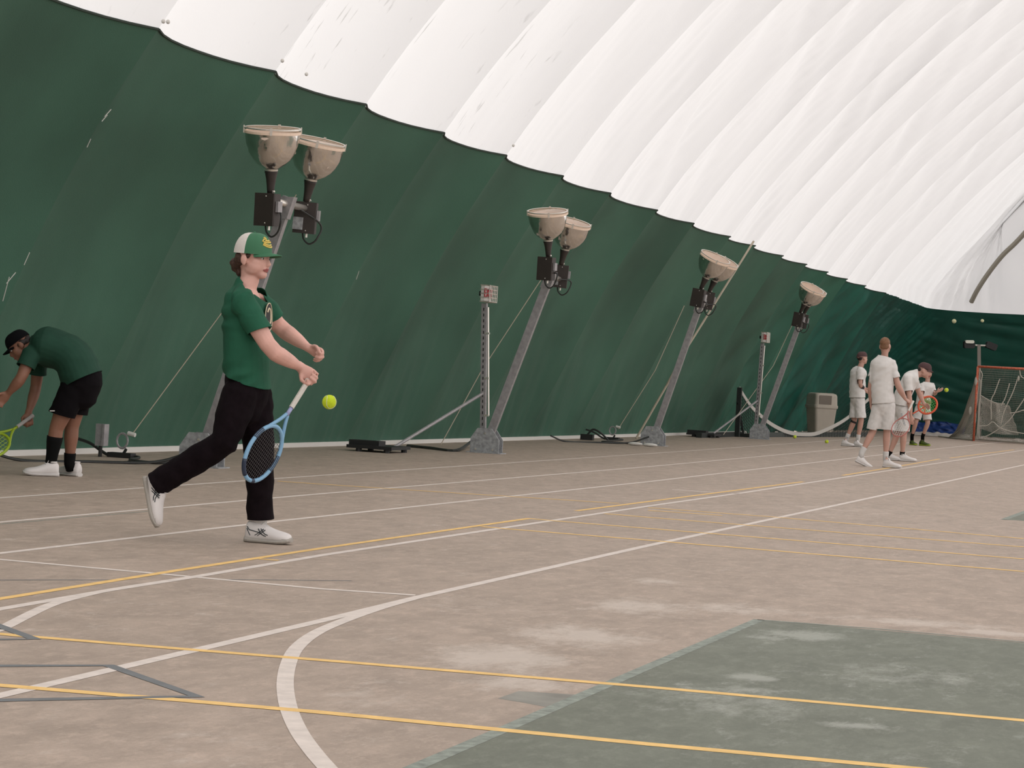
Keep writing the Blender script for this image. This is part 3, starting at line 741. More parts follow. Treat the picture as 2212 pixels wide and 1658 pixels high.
# ------------------------------------------------------------------ litter bin
P = fl(1771, 938); dep = depth_of(P); s = dep / FPX
root = empty('litter_bin', P, 'tan plastic litter bin with a domed swing lid, standing by the wrinkled corner', 'bin')
a_, b_ = CR * 1, Vector((-F.x, -F.y, 0)).normalized(); a_ = Vector((a_.x, a_.y, 0)).normalized()
def rrect(g, c, prof, n=8):
    """stack of rounded rectangles: (half width, half depth, height, corner)"""
    rings = []
    for w, d, z, r in prof:
        ring = []
        for sx, sy, a0 in ((1, 1, 0), (-1, 1, 90), (-1, -1, 180), (1, -1, 270)):
            for k in range(n):
                a = math.radians(a0 + 90 * k / (n - 1)); ring.append(c + a_ * (sx * (w - r) + r * math.cos(a)) + b_ * (sy * (d - r) + r * math.sin(a)) + UP * z)
        rings.append(ring)
    m = len(rings[0]); g.add([v for r in rings for v in r], [(i * m + k, i * m + (k + 1) % m, (i + 1) * m + (k + 1) % m, (i + 1) * m + k) for i in range(len(rings) - 1) for k in range(m)] + [tuple(range(m))[::-1], tuple((len(rings) - 1) * m + k for k in range(m))])
H = 90 * s
a_ = (a_ * .92 - b_ * .38).normalized(); b_ = UP.cross(a_) * -1 if UP.cross(a_).dot(Vector((-F.x, -F.y, 0))) < 0 else UP.cross(a_)
g = G(); rrect(g, P, [(.25, .22, 0, .06), (.26, .23, .02, .06), (.325, .28, H * .66, .07)]); body = mesh_obj('body', g, bin_tan, root, smooth=False)
g = G(); rrect(g, P, [(.345, .30, H * .635, .08), (.35, .305, H * .66, .08), (.35, .305, H * .70, .08), (.335, .29, H * .71, .08), (.325, .28, H * .93, .08), (.31, .26, H * .975, .09), (.25, .20, H, .09)]); lid = mesh_obj('lid', g, bin_tan, root)
g = G(); f0 = P + b_ * .292 + UP * (H * .835) - a_ * .06; g.box(f0, a_ * .18, b_ * .006, UP * .115); mesh_obj('flap', g, mat('bin_flap', (.17, .14, .11), .6), lid)

# ------------------------------------------------------------------ blue tarpaulin
def onend_floor(px, py, y): return aty(px, py, y)
g = G(); NX, NZ = 40, 14
for j in range(NZ + 1):
    for i in range(NX + 1):
        u, v = i / NX, j / NZ
        base = fl(1985, 938).lerp(fl(2085, 946), u); y = 74.2 - .4 * v
        px = 1980 + 110 * u; top = 909 + 5 * u + 2 * math.sin(u * 9); pz = aty(px, 940 + (top - 940) * v, 74.4)
        w = Vector((0, -.25 * abs(noise.noise(Vector((u * 7 + v * 3, v * 3, 4)))) - .5 * (1 - v), 0))
        g.v.append(Vector((pz.x, 73.9, max(.01, pz.z))) + w)
g.f = [(j * (NX + 1) + i, j * (NX + 1) + i + 1, (j + 1) * (NX + 1) + i + 1, (j + 1) * (NX + 1) + i) for j in range(NZ) for i in range(NX)]; g.m = [0] * len(g.f)
lo = min(v.z for v in g.v)
o = mesh_obj('tarpaulin', g, tarp_blue, smooth=True, fixn=False, label='crumpled dark blue tarpaulin heaped against the far wall, left of the goal', cat='tarp')
sl = o.modifiers.new('thick', 'SOLIDIFY'); sl.thickness = .02
g = G(); NX = 40
for j in range(7):
    for i in range(NX + 1):
        u, v = i / NX, j / 6; p = fl(1978 + 120 * u, 940 + 7 * u)
        g.v.append(Vector((p.x, p.y - .35 + .7 * v, .02 + .16 * math.sin(PI * v) * (.6 + .4 * noise.noise(Vector((u * 9, v * 2, 1)))))))
g.f = [(j * (NX + 1) + i, j * (NX + 1) + i + 1, (j + 1) * (NX + 1) + i + 1, (j + 1) * (NX + 1) + i) for j in range(6) for i in range(NX)]; g.m = [0] * len(g.f)
mesh_obj('folded_sheet', g, mat('sheet_pale', (.36, .33, .30), .8, var=.2), smooth=True, fixn=False, label='pale rolled sheet lying on the floor in front of the blue tarpaulin', cat='sheet')

# ------------------------------------------------------------------ goal
GL = fl(2103, 952); gd = depth_of(GL); gs = gd / FPX; GH = 161 * gs
gr = Vector((1, -.12, 0)).normalized(); GWd = 1.95
root = empty('lacrosse_goal', GL, 'orange framed lacrosse goal with a torn sagging net at the right edge', 'goal')
GR = GL + gr * GWd; back = Vector((gr.y, -gr.x, 0)) * -1
for a, b, nm in ((GL, GL + UP * GH, 'goal_post'), (GR, GR + UP * GH, 'goal_post'), (GL + UP * GH, GR + UP * GH, 'crossbar')):
    g = G(); g.tube([a, b], .033, 12); mesh_obj(nm, g, orange_paint, root, smooth=True)
g = G(); tail = fl(2027, 944)
g.tube([GL + UP * .03, tail + UP * .03], .02, 8); mesh_obj('ground_bar', g, net_cord, root)
g = G(); g.tube([GR + UP * .03, tail + UP * .03 ], .02, 8); mesh_obj('ground_bar', g, net_cord, root)
net_grey = mat('net_grey', (.27, .28, .235), .85)
def cloth_net(P00, P10, P01, P11, nx, ny, sag, seed, r=.0045):
    """netting between four corners: 00 top left, 10 top right, 01 bottom left, 11 bottom right"""
    g = G(); grid = []
    for j in range(ny + 1):
        row = []
        for i in range(nx + 1):
            u, v = i / nx, j / ny; p = P00.lerp(P10, u).lerp(P01.lerp(P11, u), v)
            q = sag(u, v); p = p + q + Vector((noise.noise(Vector((u * 5, v * 5, seed))), noise.noise(Vector((u * 5, v * 5, seed + 9))), 0)) * .05
            row.append(p)
        grid.append(row)
    for row in grid: g.tube(row, r, 3, cap=False)
    for i in range(nx + 1): g.tube([grid[j][i] for j in range(ny + 1)], r, 3, cap=False)
    return g
T0, T1 = GL + UP * GH, GR + UP * GH
side = cloth_net(T0 + gr * .02, T0 + gr * .06, tail, GL, 34, 44, lambda u, v: Vector((0, 0, -.75 * math.sin(PI * v) * (1 - u))) , 3, .008)
mesh_obj('side_net', side, net_cord, root)['kind'] = 'stuff'
rear = cloth_net(T0 + gr * .1, T1 - gr * .25, tail + gr * .9 + UP * .02, GR + back * 1.2, 46, 44, lambda u, v: Vector((0, 0, -.18 * math.sin(PI * v))) - back * (.1 * math.sin(PI * v)), 5, .0048)
mesh_obj('back_net', rear, net_grey, root)['kind'] = 'stuff'
low = cloth_net(GL + gr * .1 + UP * (GH * .60) + back * .25, GL + gr * .85 + UP * (GH * .50) + back * .3, GL + gr * .1 + UP * .35 + back * .3, GL + gr * 1.15 + UP * .25 + back * .3, 30, 34, lambda u, v: back * (.12 * math.sin(9 * u)) + UP * (-.06 * math.sin(PI * u)), 6, .0055)
mesh_obj('fallen_net', low, net_cord, root)['kind'] = 'stuff'
def gp(u, z, b=.02): return GL + gr * u + UP * (z * GH) + back * b
cords = [[gp(.03, .98), gp(.13, .9), gp(.12, .82), gp(.11, .6), gp(.11, .3), gp(.14, .02)], [gp(.02, .95), gp(-.02, .85), gp(.1, .78), gp(.09, .4), gp(.08, .02)],
         [gp(1.15, .98), gp(1.2, .9), gp(1.32, .88), gp(1.37, .98)], [gp(1.37, .97), gp(1.5, .78), gp(1.55, .6), gp(1.52, .4), gp(1.56, .2), gp(1.58, .02)],
         [gp(1.5, .76), gp(1.2, .5), gp(.9, .28), gp(.5, .12), gp(.15, .03)], [gp(1.13, .9), gp(1.0, .68), gp(.85, .5), gp(.76, .36), gp(.72, .25)],
         [gp(.62, .85), gp(.5, .66), gp(.42, .55), gp(.45, .3)], [gp(.95, .40), gp(1.15, .42), gp(1.35, .45), gp(1.45, .38), gp(1.5, .2)], [gp(.1, .62), gp(.35, .56), gp(.6, .52), gp(.8, .52)],
         [gp(.9, .8), gp(.8, .6), gp(.7, .5)], [gp(.1, .2), gp(.35, .22), gp(.5, .27), gp(.7, .2), gp(1.0, .16), gp(1.4, .14)]]
for c in cords:
    g = G(); g.tube(spline(c, 6), .014, 6); mesh_obj('hanging_cord', g, net_cord, root)
g = G(); NX = 40
for j in range(5):
    for i in range(NX + 1):
        u, v = i / NX, j / 4
        g.v.append(GL + gr * (.1 + 1.85 * u) + back * (-.05 + .35 * v) + UP * (.012 + (.10 + .12 * abs(noise.noise(Vector((u * 6, 0, 3))))) * math.sin(PI * (.15 + .7 * v))))
g.f = [(j * (NX + 1) + i, j * (NX + 1) + i + 1, (j + 1) * (NX + 1) + i + 1, (j + 1) * (NX + 1) + i) for j in range(4) for i in range(NX)]; g.m = [0] * len(g.f)
mesh_obj('bunched_net', g, mat('bunched', (.34, .30, .26), .9, var=.3, vscale=20, bump=.5), root, smooth=True, fixn=False)
for c, r in ((gp(-.02, .80, 0), .09), (gp(-.16, .40, .1), .08), (gp(1.14, .87, 0), .05), (gp(.66, .42, 0), .03)):
    g = G(); g.ball(c, r * .6, r * .5, r * 1.5, n=10, m=8); mesh_obj('net_knot', g, net_cord, root, smooth=True)

# ------------------------------------------------------------------ twin floodlight on a straight pole behind the goal
B = fl(2116, 944); dep = depth_of(B); s = dep / FPX; T = at(2115, 744, dep)
B.z = 0
root = empty('floodlight_pole', B, 'straight tan pole with two black floodlights, behind the goal', 'light')
g = G(); g.bar(B, T, .05, .045, X1); mesh_obj('pole', g, mat('pole_tan', (.27, .24, .21), .6), root)
g = G(); g.tube([T - UP * .02 - CR * .12, T - UP * .04 + CR * .42], .028, 8); mesh_obj('crossbar', g, rim_metal, root)
def flood(c, w, h, tiltv, lens):
    g = G(); x = (CR + CU * tiltv).normalized(); z = (x.cross(-F)).normalized() * -1; z = F.cross(x) * -1
    z = z if z.z > 0 else -z; y = x.cross(z)
    rounded_box(g, c, x * w, z * h, y * .13, .03); o = mesh_obj('lamp_housing', g, black_mat, root)
    if lens:
        g = G(); rounded_box(g, c + z * h * .75 - F * .04, x * w * .85, z * h * .42, y * .12, .03); mesh_obj('lens', g, lamp_lens, o)
flood(at(2093, 744, dep), .16, .115, -.02, True); flood(at(2141, 747, dep), .17, .10, -.42, False)

# ------------------------------------------------------------------ tennis balls
def tennis_ball(c, r, lab, m=None, group=None):
    g = G(); g.ball(c, r, n=24, m=16); o = mesh_obj('tennis_ball', g, m or ball_yellow, smooth=True, label=lab, cat='ball', group=group)
    g = G(); P = []
    for i in range(40):
        t = 2 * PI * i / 40; v = Vector((math.cos(t) + .35 * math.cos(3 * t), math.sin(t) - .35 * math.sin(3 * t), 1.15 * math.sin(2 * t))).normalized(); P.append(Vector(c) + v * r * 1.0)
    g.tube(P, r * .035, 4, closed=True); mesh_obj('seam', g, white_plastic, o)
tennis_ball(at(711.5, 868, 11.0), .0345, 'bright yellow tennis ball in the air just right of the racket hand')
tennis_ball(at(2044.5, 842, 50), .045, 'yellow tennis ball in the air at the fingers of the player in black shoes')
tennis_ball(fl(1717, 943, .04), .04, 'yellow tennis ball lying in front of the low grey beam, left of the bin')
tennis_ball(fl(1786, 953.5, .035), .04, 'yellow tennis ball on the outermost lane line, left of the white group')
tennis_ball(fl(1605, 940, .035), .045, 'yellow tennis ball by the black foot of the portable net')
tennis_ball(at(2061, 693.5, 70), .065, 'pale tennis ball high against the far wall, the rounder of two', ball_pale)
tennis_ball(at(2122, 692.5, 70), .05, 'pale blurred tennis ball high against the far wall, right of the rounder one', ball_pale)

# ------------------------------------------------------------------ people
skin_m = mat('skin_fair', (.72, .41, .34), .55, var=.10, vscale=12, bump=.05, bscale=200)
skin_tan = mat('skin_tan', (.26, .12, .075), .55, var=.08, vscale=12)
skin_far = mat('skin_far', (.52, .30, .235), .55, var=.06)
shirt_green = mat('shirt_green', (.017, .10, .056), .8, var=.12, vscale=9, bump=.2, bscale=400, spec=.25)
shirt_green2 = mat('shirt_dark_green', (.014, .055, .034), .8, var=.1, vscale=9, spec=.25)
trouser_black = mat('trouser_black', (.0075, .0045, .006), .95, var=.25, vscale=20, bump=.3, bscale=200, spec=.12)
short_black = mat('short_black', (.005, .004, .005), .9, spec=.12)
shirt_white = mat('shirt_white', (.70, .675, .65), .8, var=.04, vscale=20)
short_white = mat('short_white', (.67, .645, .62), .8, var=.05, vscale=20)
shoe_white = mat('shoe_white', (.74, .70, .68), .6)
sole_m = mat('sole_grey', (.40, .37, .33), .7)
sole_w = mat('sole_white', (.60, .57, .55), .6)
mark_m = mat('shoe_mark', (.035, .045, .05), .6)
hair_brown = mat('hair_brown', (.055, .024, .014), .6, var=.4, vscale=60, bump=.6, bscale=150)
hair_light = mat('hair_light', (.20, .10, .05), .7, var=.3, vscale=60)
hair_dark = mat('hair_dark', (.02, .012, .01), .6)
cap_green = mat('cap_green', (.045, .17, .085), .75, bump=.1, bscale=300)
cap_mesh = mat('cap_mesh', (.80, .74, .69), .85, bump=.4, bscale=420, var=.12, vscale=300)
cap_black = mat('cap_black', (.004, .004, .005), .9, spec=.12)
cap_maroon = mat('cap_maroon', (.075, .035, .035), .8)
gold_m = mat('gold_thread', (.70, .52, .12), .6)
cream_m = mat('cream_print', (.70, .60, .42), .7)
eye_white = mat('eye_white', (.7, .66, .62), .3); eye_dark = mat('eye_dark', (.03, .02, .02), .3)
lip_m = mat('lip', (.36, .10, .09), .5); brow_m = mat('brow', (.07, .035, .02), .8)
sock_black = mat('sock_black', (.006, .006, .006), .9, spec=.12); sock_white = mat('sock_white', (.62, .60, .58), .9)
blue_frame = mat('frame_blue', (.22, .42, .62), .35); blue_dark = mat('frame_dark', (.02, .035, .07), .35)
lilac_m = mat('frame_lilac', (.36, .38, .62), .35)
grip_white = mat('grip_white', (.66, .62, .56), .7, var=.08, vscale=40)
string_m = mat('string_dark', (.05, .045, .045), .6)
shoe_dark = mat('shoe_black_lime', (.02, .025, .012), .6, col2=(.10, .16, .01), vscale=14)

def hand(g, W, d, s, n, curl=60, spread=1.0, sc=1.0, thumb_in=.5):
    """W wrist, d towards the fingers, s thumb side, n palm normal; curl in degrees per knuckle"""
    d = Vector(d).normalized(); s = Vector(s); s = (s - d * s.dot(d)).normalized(); n0 = s.cross(d)
    n = n0 if n0.dot(Vector(n)) > 0 else -n0
    g.loft([(W - d * .02, .027 * sc, .020 * sc), (W + d * .012 * sc, .030 * sc, .020 * sc), (W + d * .045 * sc, .040 * sc, .018 * sc), (W + d * .078 * sc, .043 * sc, .015 * sc), (W + d * .092 * sc, .038 * sc, .012 * sc)], s, 14)
    for k, (off, L, r) in enumerate(((.031, .074, .0092), (.010, .082, .0096), (-.011, .077, .0092), (-.031, .062, .0082))):
        p = W + d * (.086 - .006 * abs(k - 1)) * sc + s * off * sc; ang = math.radians(curl * .75)
        pts = [(p - d * .02 * sc, r * sc * 1.05)]; pts.append((p, r * sc * 1.12))
        dirn = d * math.cos(ang) + n * math.sin(ang) + s * off * .9 * spread * (1 - curl / 90)
        for seg, (fr, c2) in enumerate(((.46, 1.1), (.30, .75), (.24, 0))):
            dirn.normalize(); p = p + dirn * L * fr * sc * 1.12; pts.append((p, r * sc * (1.02 - .09 * seg)))
            ang += math.radians(curl) * c2; dirn = d * math.cos(ang) + n * math.sin(ang)
        g.loft([(q, rr, rr) for q, rr in pts], s, 10)
    p = W + d * .022 * sc + s * .022 * sc; dirn = (d * .62 + s * .62 + n * .45).normalized(); pts = [(p, .013 * sc), (p + dirn * .02 * sc, .0135 * sc)]
    p = p + dirn * .045 * sc; pts.append((p, .0115 * sc)); dirn = (d * .8 + s * (.35 - thumb_in * .7) + n * (.35 + .6 * thumb_in)).normalized(); p = p + dirn * .032 * sc; pts.append((p, .0105 * sc))
    dirn = (d * .8 + s * (.2 - thumb_in * 1.0) + n * .5).normalized(); p = p + dirn * .024 * sc; pts.append((p, .009 * sc))
    g.loft([(q, r, r) for q, r in pts], n, 10)

def head_shapes(g, c, f, u, sc=1.0):
    f = Vector(f).normalized(); u = Vector(u); u = (u - f * u.dot(f)).normalized(); r = f.cross(u)
    L = lambda x, y, z: c + (r * x + f * y + u * z) * sc
    def e(x, y, z, a, b, c_): g.ball(L(x, y, z), a * sc, b * sc, c_ * sc, r, f, u, 20, 14)
    e(0, -.012, .035, .076, .097, .088); e(0, .028, -.03, .062, .066, .082); e(0, .064, -.088, .030, .030, .026)
    e(0, -.02, -.03, .062, .07, .05)
    for s in (-1, 1):
        e(.042 * s, .045, -.022, .026, .034, .030); e(.045 * s, .02, -.066, .022, .045, .028); e(.043 * s, .032, -.045, .028, .045, .040); e(.079 * s, -.012, -.012, .011, .022, .031); e(.081 * s, -.006, -.036, .008, .010, .012)
        e(.030 * s, .078, .022, .026, .014, .010)
    g.loft([(L(0, .088, .012), .008 * sc, .008 * sc), (L(0, .099, -.010), .010 * sc, .010 * sc), (L(0, .109, -.030), .014 * sc, .012 * sc), (L(0, .100, -.038), .017 * sc, .008 * sc)], r, 10)
    e(0, .088, -.058, .024, .012, .012)
    return L, f, u, r
def face_parts(root, L, f, u, r, sc=1.0, brow=None):
    for s in (-1, 1):
        g = G(); g.ball(L(.031 * s, .080, .002), .0125 * sc, .009 * sc, .0075 * sc, r, f, u, 12, 8); e = mesh_obj('eye', g, eye_white, root, smooth=True)
        g = G(); g.ball(L(.032 * s, .0875, .001), .0055 * sc, .003 * sc, .0055 * sc, r, f, u, 10, 6); mesh_obj('iris', g, eye_dark, e, smooth=True)
        g = G(); g.loft([(L(.016 * s, .094, .019), .004 * sc, .003 * sc), (L(.032 * s, .092, .024), .005 * sc, .003 * sc), (L(.048 * s, .080, .020), .003 * sc, .003 * sc)], f, 8); mesh_obj('eyebrow', g, brow or brow_m, root, smooth=True)
    g = G(); g.loft([(L(-.021, .088, -.062), .003 * sc, .003 * sc), (L(-.008, .098, -.0575), .006 * sc, .005 * sc), (L(.008, .098, -.0575), .006 * sc, .005 * sc), (L(.021, .088, -.062), .003 * sc, .003 * sc)], u, 8)
    g.loft([(L(-.018, .089, -.066), .003 * sc, .003 * sc), (L(0, .098, -.069), .006 * sc, .006 * sc), (L(.018, .089, -.066), .003 * sc, .003 * sc)], u, 8); mesh_obj('lips', g, lip_m, root, smooth=True)

def crown(g, L, f, u, r, sc, a0, a1, z0=.03, gr=1.0, n=24, m=8, front=1, tall=1.0):
    """cap crown between two angles measured from the front, about the up axis"""
    o = len(g.v); rows = []
    for j in range(m + 1):
        ph = (PI / 2) * j / m; row = []
        for i in range(n + 1):
            a = math.radians(a0 + (a1 - a0) * i / n)
            rx, ry, rz = .087 * gr, .108 * gr, .098 * gr * tall
            k = math.cos(ph) ** .72
            hz = math.sin(ph) * (rz + (.010 if abs(a) < 1 else 0) * math.cos(ph))
            row.append(L(rx * math.sin(a) * k, -.008 + ry * math.cos(a) * k, z0 + hz))
        rows.append(row)
    inner = []
    vs = [v for row in rows for v in row]; fs = [(j * (n + 1) + i, j * (n + 1) + i + 1, (j + 1) * (n + 1) + i + 1, (j + 1) * (n + 1) + i) for j in range(m) for i in range(n)]
    g.add(vs, fs)
def brim(g, L, sc, z0=.034, ln=.072, back=False):
    N = 14; top, bot = [], []
    k = -1 if back else 1
    for i in range(N + 1):
        a = -1 + 2 * i / N; x = .074 * a
        y0 = .100 * math.sqrt(max(0, 1 - (x / .088) ** 2)) - .008; y1 = y0 + ln * (1 - abs(a) ** 3.2) ** .7 + .003
        for t in (0, .5, 1):
            y = y0 + (y1 - y0) * t; z = z0 - .020 * a * a - .012 * t
            top.append(L(x, k * y, z)); bot.append(L(x, k * y, z - .004))
    fs = [(i * 3 + t, i * 3 + t + 1, (i + 1) * 3 + t + 1, (i + 1) * 3 + t) for i in range(N) for t in range(2)]; M_ = len(top)
    g.add(top + bot, fs + [tuple(M_ + q for q in f_)[::-1] for f_ in fs] + [(i * 3 + 2, M_ + i * 3 + 2, M_ + (i + 1) * 3 + 2, (i + 1) * 3 + 2) for i in range(N)])

def shoe(root, H, f, u, L=.29, W=1.0, hs=1.0, m=shoe_white, sole=sole_m, stripe=None, detail=True):
    """H heel on the ground, f toe direction, u up"""
    f = Vector(f).normalized(); u = Vector(u); u = (u - f * u.dot(f)).normalized(); r = f.cross(u)
    st = [(0, .020, .074), (.03, .031, .088), (.10, .038, .097), (.22, .041, .098), (.32, .042, .094), (.42, .043, .082), (.52, .046, .070), (.62, .050, .061), (.74, .053, .054), (.85, .050, .049), (.94, .040, .043), (.985, .026, .037), (1.0, .012, .032)]; st = [(x, w, h * hs) for x, w, h in st]
    def ring(x, w, z0, z1, n=14, k=.55):
        out = []
        for i in range(n):
            a = 2 * PI * i / n; cx, cz = math.cos(a), math.sin(a)
            cx = math.copysign(abs(cx) ** k, cx); zz = (cz + 1) / 2; wt = 1 - .42 * max(0, cz) ** 1.4
            out.append(H + f * (x * L) + r * (cx * w * W * wt) + u * (z0 + (z1 - z0) * zz))
        return out
    def build(g, rings):
        n = len(rings[0]); N = len(rings)
        g.add([v for q in rings for v in q], [(i * n + k, i * n + (k + 1) % n, (i + 1) * n + (k + 1) % n, (i + 1) * n + k) for i in range(N - 1) for k in range(n)] + [tuple(range(n))[::-1], tuple((N - 1) * n + k for k in range(n))])
    g = G(); build(g, [ring(x, w, .012, h + .010) for x, w, h in st]); up = mesh_obj('shoe', g, m, root, smooth=True)
    g = G(); build(g, [ring(-.02 + x * 1.045, w * 1.12 + .002, .0 + (.016 * (x - .8) / .2 if x > .8 else 0), (.028 + .010 * (abs(x - .5) * 1.6)) * (1 if x < .8 else 1 + (x - .8) * .9), 14, .35) for x, w, h in st]); mesh_obj('sole', g, sole, up, smooth=False)
    if detail:
        g = G()
        for i in range(5):
            x = .38 + .065 * i; h = (.094 - .0125 * i * 1.1) * hs
            g.tube([H + f * (x * L) + r * (-.026 * W) + u * (h - .006), H + f * ((x + .02) * L) + u * (h + .006), H + f * (x * L) + r * (.026 * W) + u * (h - .006)], .0032, 5)
        mesh_obj('laces', g, white_plastic if stripe else m, up)['kind'] = 'stuff'
        g = G(); g.lathe(H + f * (.17 * L) + u * .100 * hs, u, [(.030, .0), (.036, .006), (.030, .012)], 14); mesh_obj('collar', g, m, up, smooth=True)
        g = G(); g.loft([(H + f * (.40 * L) + u * (.080 * hs), .020, .004), (H + f * (.33 * L) + u * (.100 * hs), .022, .004), (H + f * (.30 * L) + u * (.122 * hs), .020, .004)], r, 10); mesh_obj('tongue', g, m, up, smooth=True)
        g = G(); build(g, [ring(x, w * 1.03, .03, h * .62) for x, w, h in st if x >= .8]); mesh_obj('toe_guard', g, sole, up, smooth=True)
    if stripe:
        g = G()
        for sgn in (-1, 1):
            def S(x, z):
                i = next((j for j in range(len(st) - 1) if st[j + 1][0] >= x), len(st) - 2); t = (x - st[i][0]) / (st[i + 1][0] - st[i][0])
                w = st[i][1] + (st[i + 1][1] - st[i][1]) * t; h = st[i][2] + (st[i + 1][2] - st[i][2]) * t
                cz = max(-.9, min(.95, 2 * (z - .012) / max(.02, h) - 1)); k = math.sqrt(max(0, 1 - cz * cz)) ** .55
                z *= hs; return H + f * (x * L) + r * (sgn * (w * W * (1 - .42 * max(0, cz) ** 1.4) * k + .0012)) + u * z
            for P in ([(.06, .075), (.12, .060), (.22, .056), (.34, .050), (.46, .035)], [(.06, .066), (.11, .045), (.14, .034)], [(.24, .036), (.32, .046), (.40, .060), (.44, .068)],
                      [(.30, .034), (.36, .044), (.44, .058), (.48, .064)], [(.32, .068), (.36, .052), (.42, .040), (.50, .034)], [(.38, .070), (.42, .054), (.48, .044), (.54, .040)]):
                g.tube([S(*q) for q in P], .0028, 5)
        mesh_obj('side_stripes', g, stripe, up)['kind'] = 'stuff'
    return up

def curve_pts(P, k=4): return spline(P, k)
def human(name_label, base, J, look):
    """J: joints in world space; look: clothing. Returns the root Empty and the head frame"""
    k = look.get('k', 1.0); vox = look.get('voxel', .010)
    root = empty('person', base, name_label, 'person', look.get('group'))
    skin = look['skin']
    g = G()
    sp = curve_pts(J['spine'], 4)     # pelvis, waist, chest, collar
    sides = [Vector(J['side0']).lerp(Vector(J['side1']), i / (len(sp) - 1)) for i in range(len(sp))]
    def torso(gg, e, prof, i0=0):
        st = []
        for i, p in enumerate(sp):
            t = i / (len(sp) - 1)
            for (ta, wa, da), (tb, wb, db) in zip(prof, prof[1:]):
                if ta <= t <= tb + 1e-6: q = (t - ta) / (tb - ta); st.append((p, (wa + (wb - wa) * q) * k + e, (da + (db - da) * q) * k + e)); break
        gg.loft(st, sides, 24)
    W = look.get('w', 1.0); D = look.get('d', 1.0)
    base_prof = [(0, .14 * W, .09 * D), (.25, .135 * W, .09 * D), (.4, .125 * W, .085 * D), (.7, .14 * W, .095 * D), (.9, .11 * W, .07 * D), (1.0, .055, .05)]
    torso(g, 0, base_prof)
    neck = J['neck']; hc = J['head']; hs = look.get('hs', 1.0)
    g.loft([(J['spine'][-1], .062 * k, .062 * k), (neck, .052 * k, .055 * k), (hc - Vector(J['hu']).normalized() * .05 * hs - Vector(J['hf']).normalized() * .015, .052 * k, .056 * k)], sides[-1], 16)
    L, hf, hu, hr = head_shapes(g, hc, J['hf'], J['hu'], hs)
    LL = lambda x, y, z: hc + (hr * x + hf * y + hu * z) * hs
    for sd in 'RL':
        sh, el, wr = J['sh' + sd], J['el' + sd], J['wr' + sd]
        ka = k * look.get('armk', 1.0)
        g.loft([(sh, .045 * k, .045 * k), (sh.lerp(el, .3), .047 * ka, .047 * ka), (sh.lerp(el, .6), .047 * ka, .047 * ka), (sh.lerp(el, .87), .042 * ka, .043 * ka), (el.lerp(wr, .14), .043 * ka, .043 * ka), (el.lerp(wr, .32), .043 * ka, .043 * ka), (el.lerp(wr, .65), .034 * ka, .035 * ka), (wr, .026 * k, .023 * k)], F, 14)
        hd = J['hand' + sd]; hand(g, wr, hd[0], hd[1], hd[2], hd[3], sc=hd[4] if len(hd) > 4 else k)
        hp, kn, an = J['hip' + sd], J['kn' + sd], J['an' + sd]
        g.loft([(hp, .088 * k, .088 * k), (hp.lerp(kn, .4), .078 * k, .08 * k), (kn, .052 * k, .055 * k), (kn.lerp(an, .28), .054 * k, .056 * k), (kn.lerp(an, .7), .038 * k, .040 * k), (an, .034 * k, .036 * k)], F, 16)
        ft = J['ft' + sd]; ff, fu = Vector(ft[1]).normalized(), Vector(ft[2]).normalized(); H = Vector(ft[0])
        g.loft([(an, .036 * k, .038 * k), (H + ff * .07 + fu * .06, .034, .034), (H + ff * .15 + fu * .04, .034, .022), (H + ff * .23 + fu * .032, .030, .014)], ff.cross(fu), 12)
    body = blob('body', g, skin, root, vox, 3)
    if look.get('face', True): face_parts(root, LL, hf, hu, hr, hs, look.get('brow'))
    # shirt
    g = G(); e = look.get('loose', .022)
    prof = look.get('shirt_prof') or [(0, .165 * W, .112 * D), (.3, .158 * W, .112 * D), (.55, .160 * W, .110 * D), (.75, .175 * W, .115 * D), (.9, .155 * W, .09 * D), (1.0, .075, .06)]
    torso(g, e, prof)
    dn_ = (J['spine'][0] - J['spine'][1]).normalized(); hx = look.get('hemlen', .03)
    g.loft([(J['spine'][0] - dn_ * .03, prof[0][1] * k + e, prof[0][2] * k + e), (J['spine'][0] + dn_ * (hx + .05), (prof[0][1] + .006) * k + e, (prof[0][2] + .006) * k + e)], J['side0'], 24)
    hn = (dn_ + Vector(look.get('hemtilt', (0, 0, 0)))).normalized(); cuts = [(J['spine'][0] + dn_ * hx, hn, .34, .3, None)]
    upn = (Vector(J['neck']) - J['spine'][-1]).normalized(); cuts.append((J['spine'][-1] + upn * look.get('collar', .012), (upn + Vector(look.get('collart', (0, 0, 0)))), .17, .2, None))
    def outside(p):
        i = min(range(len(sp)), key=lambda i: (sp[i] - p).length_squared); v = p - sp[i]; t = (sp[min(i + 1, len(sp) - 1)] - sp[max(i - 1, 0)]).normalized()
        sx = (sides[i] - t * sides[i].dot(t)).normalized(); sy = t.cross(sx); q = i / (len(sp) - 1)
        for (ta, wa, da), (tb, wb, db) in zip(prof, prof[1:]):
            if ta <= q <= tb + 1e-6: z = (q - ta) / (tb - ta); hw, hd = (wa + (wb - wa) * z) * k + e, (da + (db - da) * z) * k + e; break
        return (v.dot(sx) / hw) ** 2 + (v.dot(sy) / hd) ** 2 > 1.5
    for sd in 'RL':     # shoulders sloping from the collar
        g.loft([(J['spine'][-1] - (J['spine'][-1] - J['spine'][-2]).normalized() * .03, .062 * k, .058 * k), (J['spine'][-1].lerp(J['sh' + sd], .55) , .068 * k, .060 * k), (J['sh' + sd], .070 * k, .068 * k)], F, 16)
